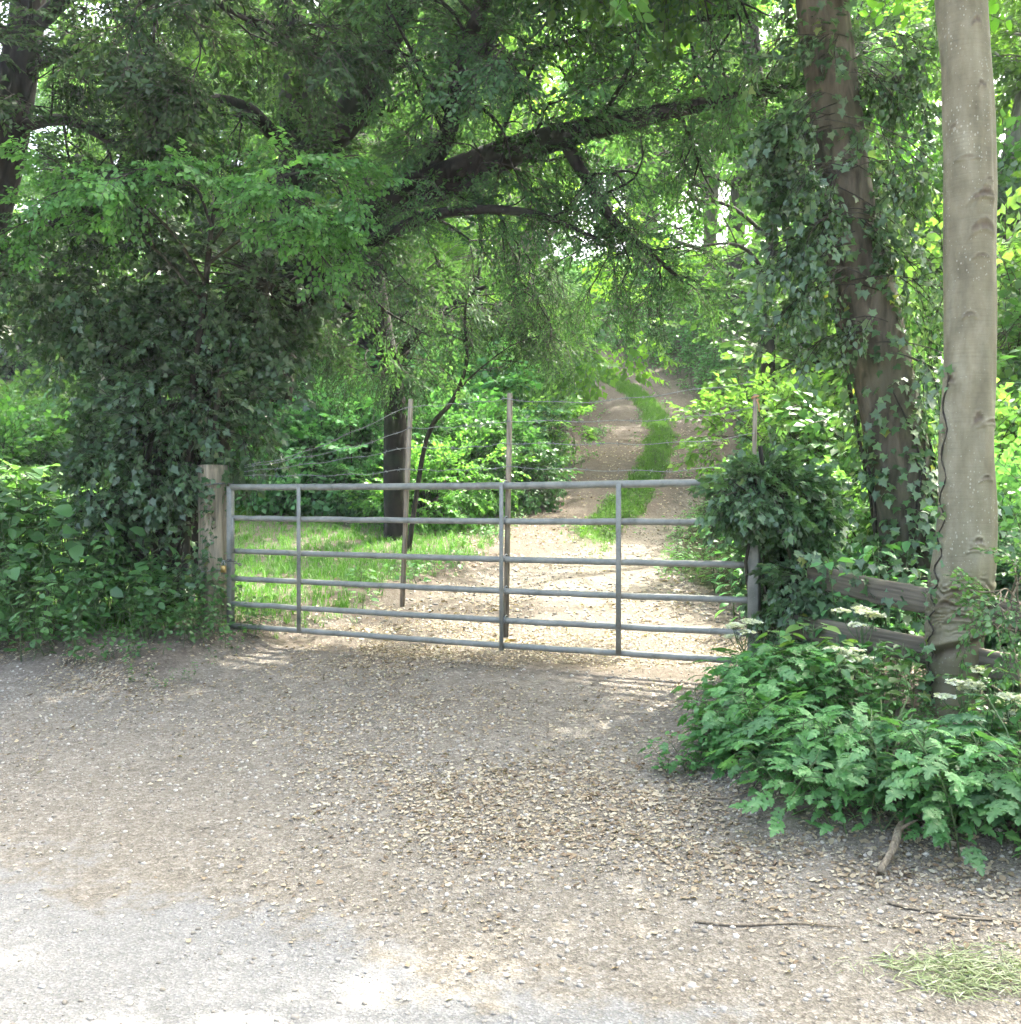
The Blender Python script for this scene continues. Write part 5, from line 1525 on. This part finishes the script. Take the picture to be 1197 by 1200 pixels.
# heap of cut grass at the bottom right
cg = P(1165, 1150, 3.38); g = Geo(); n = 1500
cc = rng.normal(0, 1, (40, 2)) * (.2, .085); w_ = rng.integers(0, 40, n); px_ = cg[0] + cc[w_, 0] + rng.normal(0, .07, n); py_ = cg[1] + cc[w_, 1] + rng.normal(0, .03, n)
r_ = np.clip(np.hypot((px_ - cg[0]) / .35, (py_ - cg[1]) / .2), 0, 1)
zz = H(px_, py_) + .004 + .02 * (1 - r_ ** 2) * rng.random(n); a = rng.normal(-.3, .9, n)
bl = (np.array([(0, -.5, 0), (0, .5, 0), (.5, .5, .06), (.5, -.5, .06), (1, 0, 0)]) * (1, .055, 1), np.array([(0, 1, 2), (0, 2, 3), (3, 2, 4)]))
place(bl, np.column_stack([px_, py_, zz]), frames(np.column_stack([np.cos(a), np.sin(a), rng.normal(0, .06, n)]), jit=.3), .025 + .06 * rng.random(n), None, 0, g)
tag(obj('cut_grass', g.mesh('cut_grass', [M['cut']])), 'small flat heap of pale cut grass on the gravel at the bottom right', 'cut grass', kind='stuff')

# ---------------------------------------------------------------- leaf litter, stones, twigs
def tpl_dead(seed):
    r_ = np.random.default_rng(seed); w = .22 + .12 * r_.random(); c = r_.normal(0, .07, 6)
    V_ = [(0, 0, c[0]), (.35, w, .08 + c[1]), (.75, w * .7, c[2]), (1, 0, .1 + c[3]), (.7, -w * .7, c[4]), (.3, -w, .1 + c[5]), (.5, 0, 0)]
    return np.array(V_), np.array([(6, i, (i + 1) % 6) for i in range(6)])


def litter_d(x, y):
    s, t, u = s_of(x, y), t_of(x, y), x - xc_of(y); n = vnoise(x, y, .7) + .6 * vnoise(x, y, .25)
    band_r = 1.35 * np.exp(-((s - 4.42 + .04 * (t + 2)) / .5) ** 2) * sm(-4.2, -2.2, t) * 1.0
    band_l = np.exp(-((s - 5.4) / .35) ** 2) * (1 - sm(-6, -5, t)) * .8
    mid = (.12 + .2 * sm(-5, -3, t)) * sm(3.3, 5.2, s) * (1 - sm(6.9, 8.5, s))
    gate_ = .7 * np.exp(-((s - 7.0) / 1.1) ** 2) * (np.abs(u) < 2.4)
    tr = .4 * (s > 7.5) * (np.abs(u + n * .5) < hw_of(y) + .1) * (1 - .7 * strip_d(x, y)) * np.clip(12 / np.maximum(y, 9), 0, 1)
    base_ = .09 * sm(2.6, 3.6, s)
    return np.clip(np.maximum.reduce([band_r, band_l, mid, gate_, tr, base_]) * (.7 + 1.9 * n), 0, 1)


def lay(tpls, xy, sz, geo, lift=.004, jit=.28, vpow=1.):
    n = len(xy); a = rng.random(n) * 6.28; e = .02
    hx = (H(xy[:, 0] + e, xy[:, 1]) - H(xy[:, 0] - e, xy[:, 1])) / (2 * e); hy_ = (H(xy[:, 0], xy[:, 1] + e) - H(xy[:, 0], xy[:, 1] - e)) / (2 * e)
    up_ = unit(np.column_stack([-hx, -hy_, np.ones(n)])); d = np.column_stack([np.cos(a), np.sin(a), np.zeros(n)]); d = d - (d * up_).sum(1, keepdims=True) * up_
    R = frames(d + rng.normal(0, .1, d.shape), up_, jit); pos = np.column_stack([xy, H(xy[:, 0], xy[:, 1]) + lift])
    which = rng.integers(0, len(tpls), n); v = rng.random(n) ** vpow
    for i, t in enumerate(tpls):
        k = which == i; place(t, pos[k], R[k], sz[k], v[k], 0, geo)


dead = [tpl_dead(i) for i in range(5)]
g = Geo()
xy = scatter_xy(62000, -6, 4.5, 2.6, 9.5, litter_d); lay(dead, xy, .008 + .029 * rng.random(len(xy)) ** 2.4, g, .006)
xy = scatter_xy(6000, -2.5, 4.5, 8.5, 24, litter_d); lay(dead, xy, .025 + .035 * rng.random(len(xy)), g, .008)
tag(obj('leaf_litter', g.mesh('leaf_litter', [M['litter']])), 'scattered dry tan leaves over the gravel and the track', 'fallen leaves', kind='stuff')


def tpl_stone(seed):
    r_ = np.random.default_rng(seed); t = (1 + 5 ** .5) / 2
    V_ = unit(np.array([(-1, t, 0), (1, t, 0), (-1, -t, 0), (1, -t, 0), (0, -1, t), (0, 1, t), (0, -1, -t), (0, 1, -t), (t, 0, -1), (t, 0, 1), (-t, 0, -1), (-t, 0, 1)], float))
    V_ = V_ * (.75 + .4 * r_.random((12, 1))) * np.array([.55, .42, .3])
    return V_, np.array([(0, 11, 5), (0, 5, 1), (0, 1, 7), (0, 7, 10), (0, 10, 11), (1, 5, 9), (5, 11, 4), (11, 10, 2), (10, 7, 6), (7, 1, 8), (3, 9, 4), (3, 4, 2), (3, 2, 6), (3, 6, 8), (3, 8, 9), (4, 9, 5), (2, 4, 11), (6, 2, 10), (8, 6, 7), (9, 8, 1)])


stones = [tpl_stone(i) for i in range(5)]
g = Geo()


def stone_d(x, y):
    s = s_of(x, y); n = vnoise(x, y, .6) + .6 * vnoise(x, y, .2); u = x - xc_of(y)
    return np.clip((.25 + .55 * sm(2.7, 3.6, s) * (1 - sm(4.6, 6., s)) + .25 * (1 - sm(2.4, 3.2, s)) * 0) * (.8 + 1.2 * n) * ((s < 7.4) | (np.abs(u) < hw_of(y))), 0, 1) * (1 - verge(x, y))


xy = scatter_xy(13000, -5, 3.5, 2.4, 9, stone_d); lay(stones, xy, .008 + .022 * rng.random(len(xy)) ** 3, g, .002, vpow=1.2)
xy = scatter_xy(1500, -2, 4.5, 9, 20, stone_d); lay(stones, xy, .02 + .04 * rng.random(len(xy)) ** 3, g, .003, vpow=1.2)
tag(obj('gravel', g.mesh('gravel', [M['stone']])), 'loose grey stones lying on the gravel apron and track', 'gravel', kind='stuff')
# tiny green sprigs and twigs on the gravel
sk = P(1046, 1008, 4.15); sk[2] = float(H(sk[0], sk[1]))
so = thing('fallen_stick', 'short thick broken stick lying on the leaf litter at the edge of the right verge', 'stick', sk)
a_, b_ = P(1032, 1030, 4.06) - sk, P(1066, 982, 4.35) - sk
a_[2] = float(H(*(a_ + sk)[:2])) - sk[2] + .016; b_[2] = float(H(*(b_ + sk)[:2])) - sk[2] + .05
c, r, V_, T_ = limb([a_, a_ * .6 + b_ * .4 + (.01, 0, .012), b_ * .75 + a_ * .25 + (-.008, 0, .008), b_], [.014, .016, .013, .009], 18, 10, .2)
obj('stick', tri_mesh('stick', V_, T_, [M['stickbark']], None, None, True), so)
c, r, V_, T_ = limb([c[10], c[10] + (.05, .0, .03), c[10] + (.09, .03, .035)], [.009, .006, .003], 8, 6, .1); obj('side_twig', tri_mesh('side_twig', V_, T_, [M['stickbark']], None, None, True), so)
for px, py, d, ln, an in ((850, 925, 4.9, .3, -.5), (900, 1090, 3.75, .5, -.15), (1120, 1085, 3.75, .45, -.5), (1160, 1075, 3.7, .3, -.4), (825, 735, 7.6, .4, .3)):
    p = P(px, py, d); p[2] = float(H(p[0], p[1]))
    xs = np.linspace(-.5, .5, 7) * ln; pts = np.column_stack([xs * math.cos(an), xs * math.sin(an) + .015 * np.sin(xs * 14), 0 * xs])
    pts[:, 2] = H(pts[:, 0] + p[0], pts[:, 1] + p[1]) - p[2] + .006
    V_, T_ = tubes(pts[None], np.linspace(.006, .003, 7)[None], 6)
    o = obj('twig', tri_mesh('twig', V_, T_, [M['stickbark']], None, None, True), None, p)
    tag(o, 'thin dry twig lying on the gravel in front of the gate', 'twig', 'dry twigs on the gravel')

# ---------------------------------------------------------------- thin haze volume, added to lift the dark tones
m, nt, out = mat_new('haze_air')
pv = N(nt, 'VolumePrincipled'); pv.inputs['Color'].default_value = (.86, .94, .98, 1); pv.inputs['Density'].default_value = .001; pv.inputs['Anisotropy'].default_value = .3
L(nt, pv.outputs[0], out.inputs['Volume'])
g = Geo(); box(g, (0, 105, 20), (540, 470, 70)); o = obj('haze', g.mesh('haze', [m])); o['kind'] = 'stuff'; o['label'] = 'thin pale haze between the trees, added to lift the dark tones'

# ---------------------------------------------------------------- light, sky, camera
w = bpy.data.worlds.new('World'); bpy.context.scene.world = w; w.use_nodes = True
nt = w.node_tree; bg = nt.nodes['Background']
sky = nt.nodes.new('ShaderNodeTexSky'); sky.sky_type = 'NISHITA'; sky.sun_disc = False
sky.sun_elevation = SUN_EL; sky.sun_rotation = SUN_AZ; sky.air_density = .75; sky.dust_density = 9.; sky.ozone_density = .1
nt.links.new(mixc(nt, 1., sky.outputs[0], (.955, 1.02, .985), 'MULTIPLY'), bg.inputs[0]); bg.inputs[1].default_value = SKY_STR
ld = bpy.data.lights.new('sun', 'SUN'); ld.energy = SUN_STR; ld.angle = math.radians(.55); ld.color = (1, .965, .86)
lo_ = bpy.data.objects.new('sun', ld); C.objects.link(lo_)
dv = Vector((math.sin(SUN_AZ) * math.cos(SUN_EL), math.cos(SUN_AZ) * math.cos(SUN_EL), math.sin(SUN_EL)))
lo_.rotation_euler = dv.to_track_quat('Z', 'Y').to_euler(); lo_.location = dv * 60

cam = bpy.data.cameras.new('camera'); co = bpy.data.objects.new('camera', cam); C.objects.link(co)
cam.sensor_width = 36; cam.sensor_fit = 'VERTICAL'; cam.sensor_height = 36; cam.lens = F / 1200 * 36
cam.clip_start = .05; cam.clip_end = 2000
co.location = (0, 0, CZ); co.rotation_euler = (math.radians(90) - math.atan((600 - HY) / F), 0, 0)
sc = bpy.context.scene; sc.camera = co
sc.view_settings.view_transform = 'Standard'; sc.view_settings.look = 'None'; sc.view_settings.exposure = EXPO; sc.view_settings.gamma = 1
cy = sc.cycles
cy.max_bounces = 6; cy.diffuse_bounces = 3; cy.glossy_bounces = 2; cy.transmission_bounces = 5; cy.transparent_max_bounces = 4
cy.sample_clamp_indirect = 6; cy.caustics_reflective = False; cy.caustics_refractive = False
cy.use_adaptive_sampling = True; cy.adaptive_threshold = .03
try:
    cy.use_denoising = True; cy.denoiser = 'OPENIMAGEDENOISE'
except Exception: pass
tot = sum(len(o.data.polygons) for o in sc.objects if o.type == 'MESH'); uq = sum(len(m.polygons) for m in bpy.data.meshes)
print('tris in scene', tot, 'unique', uq)
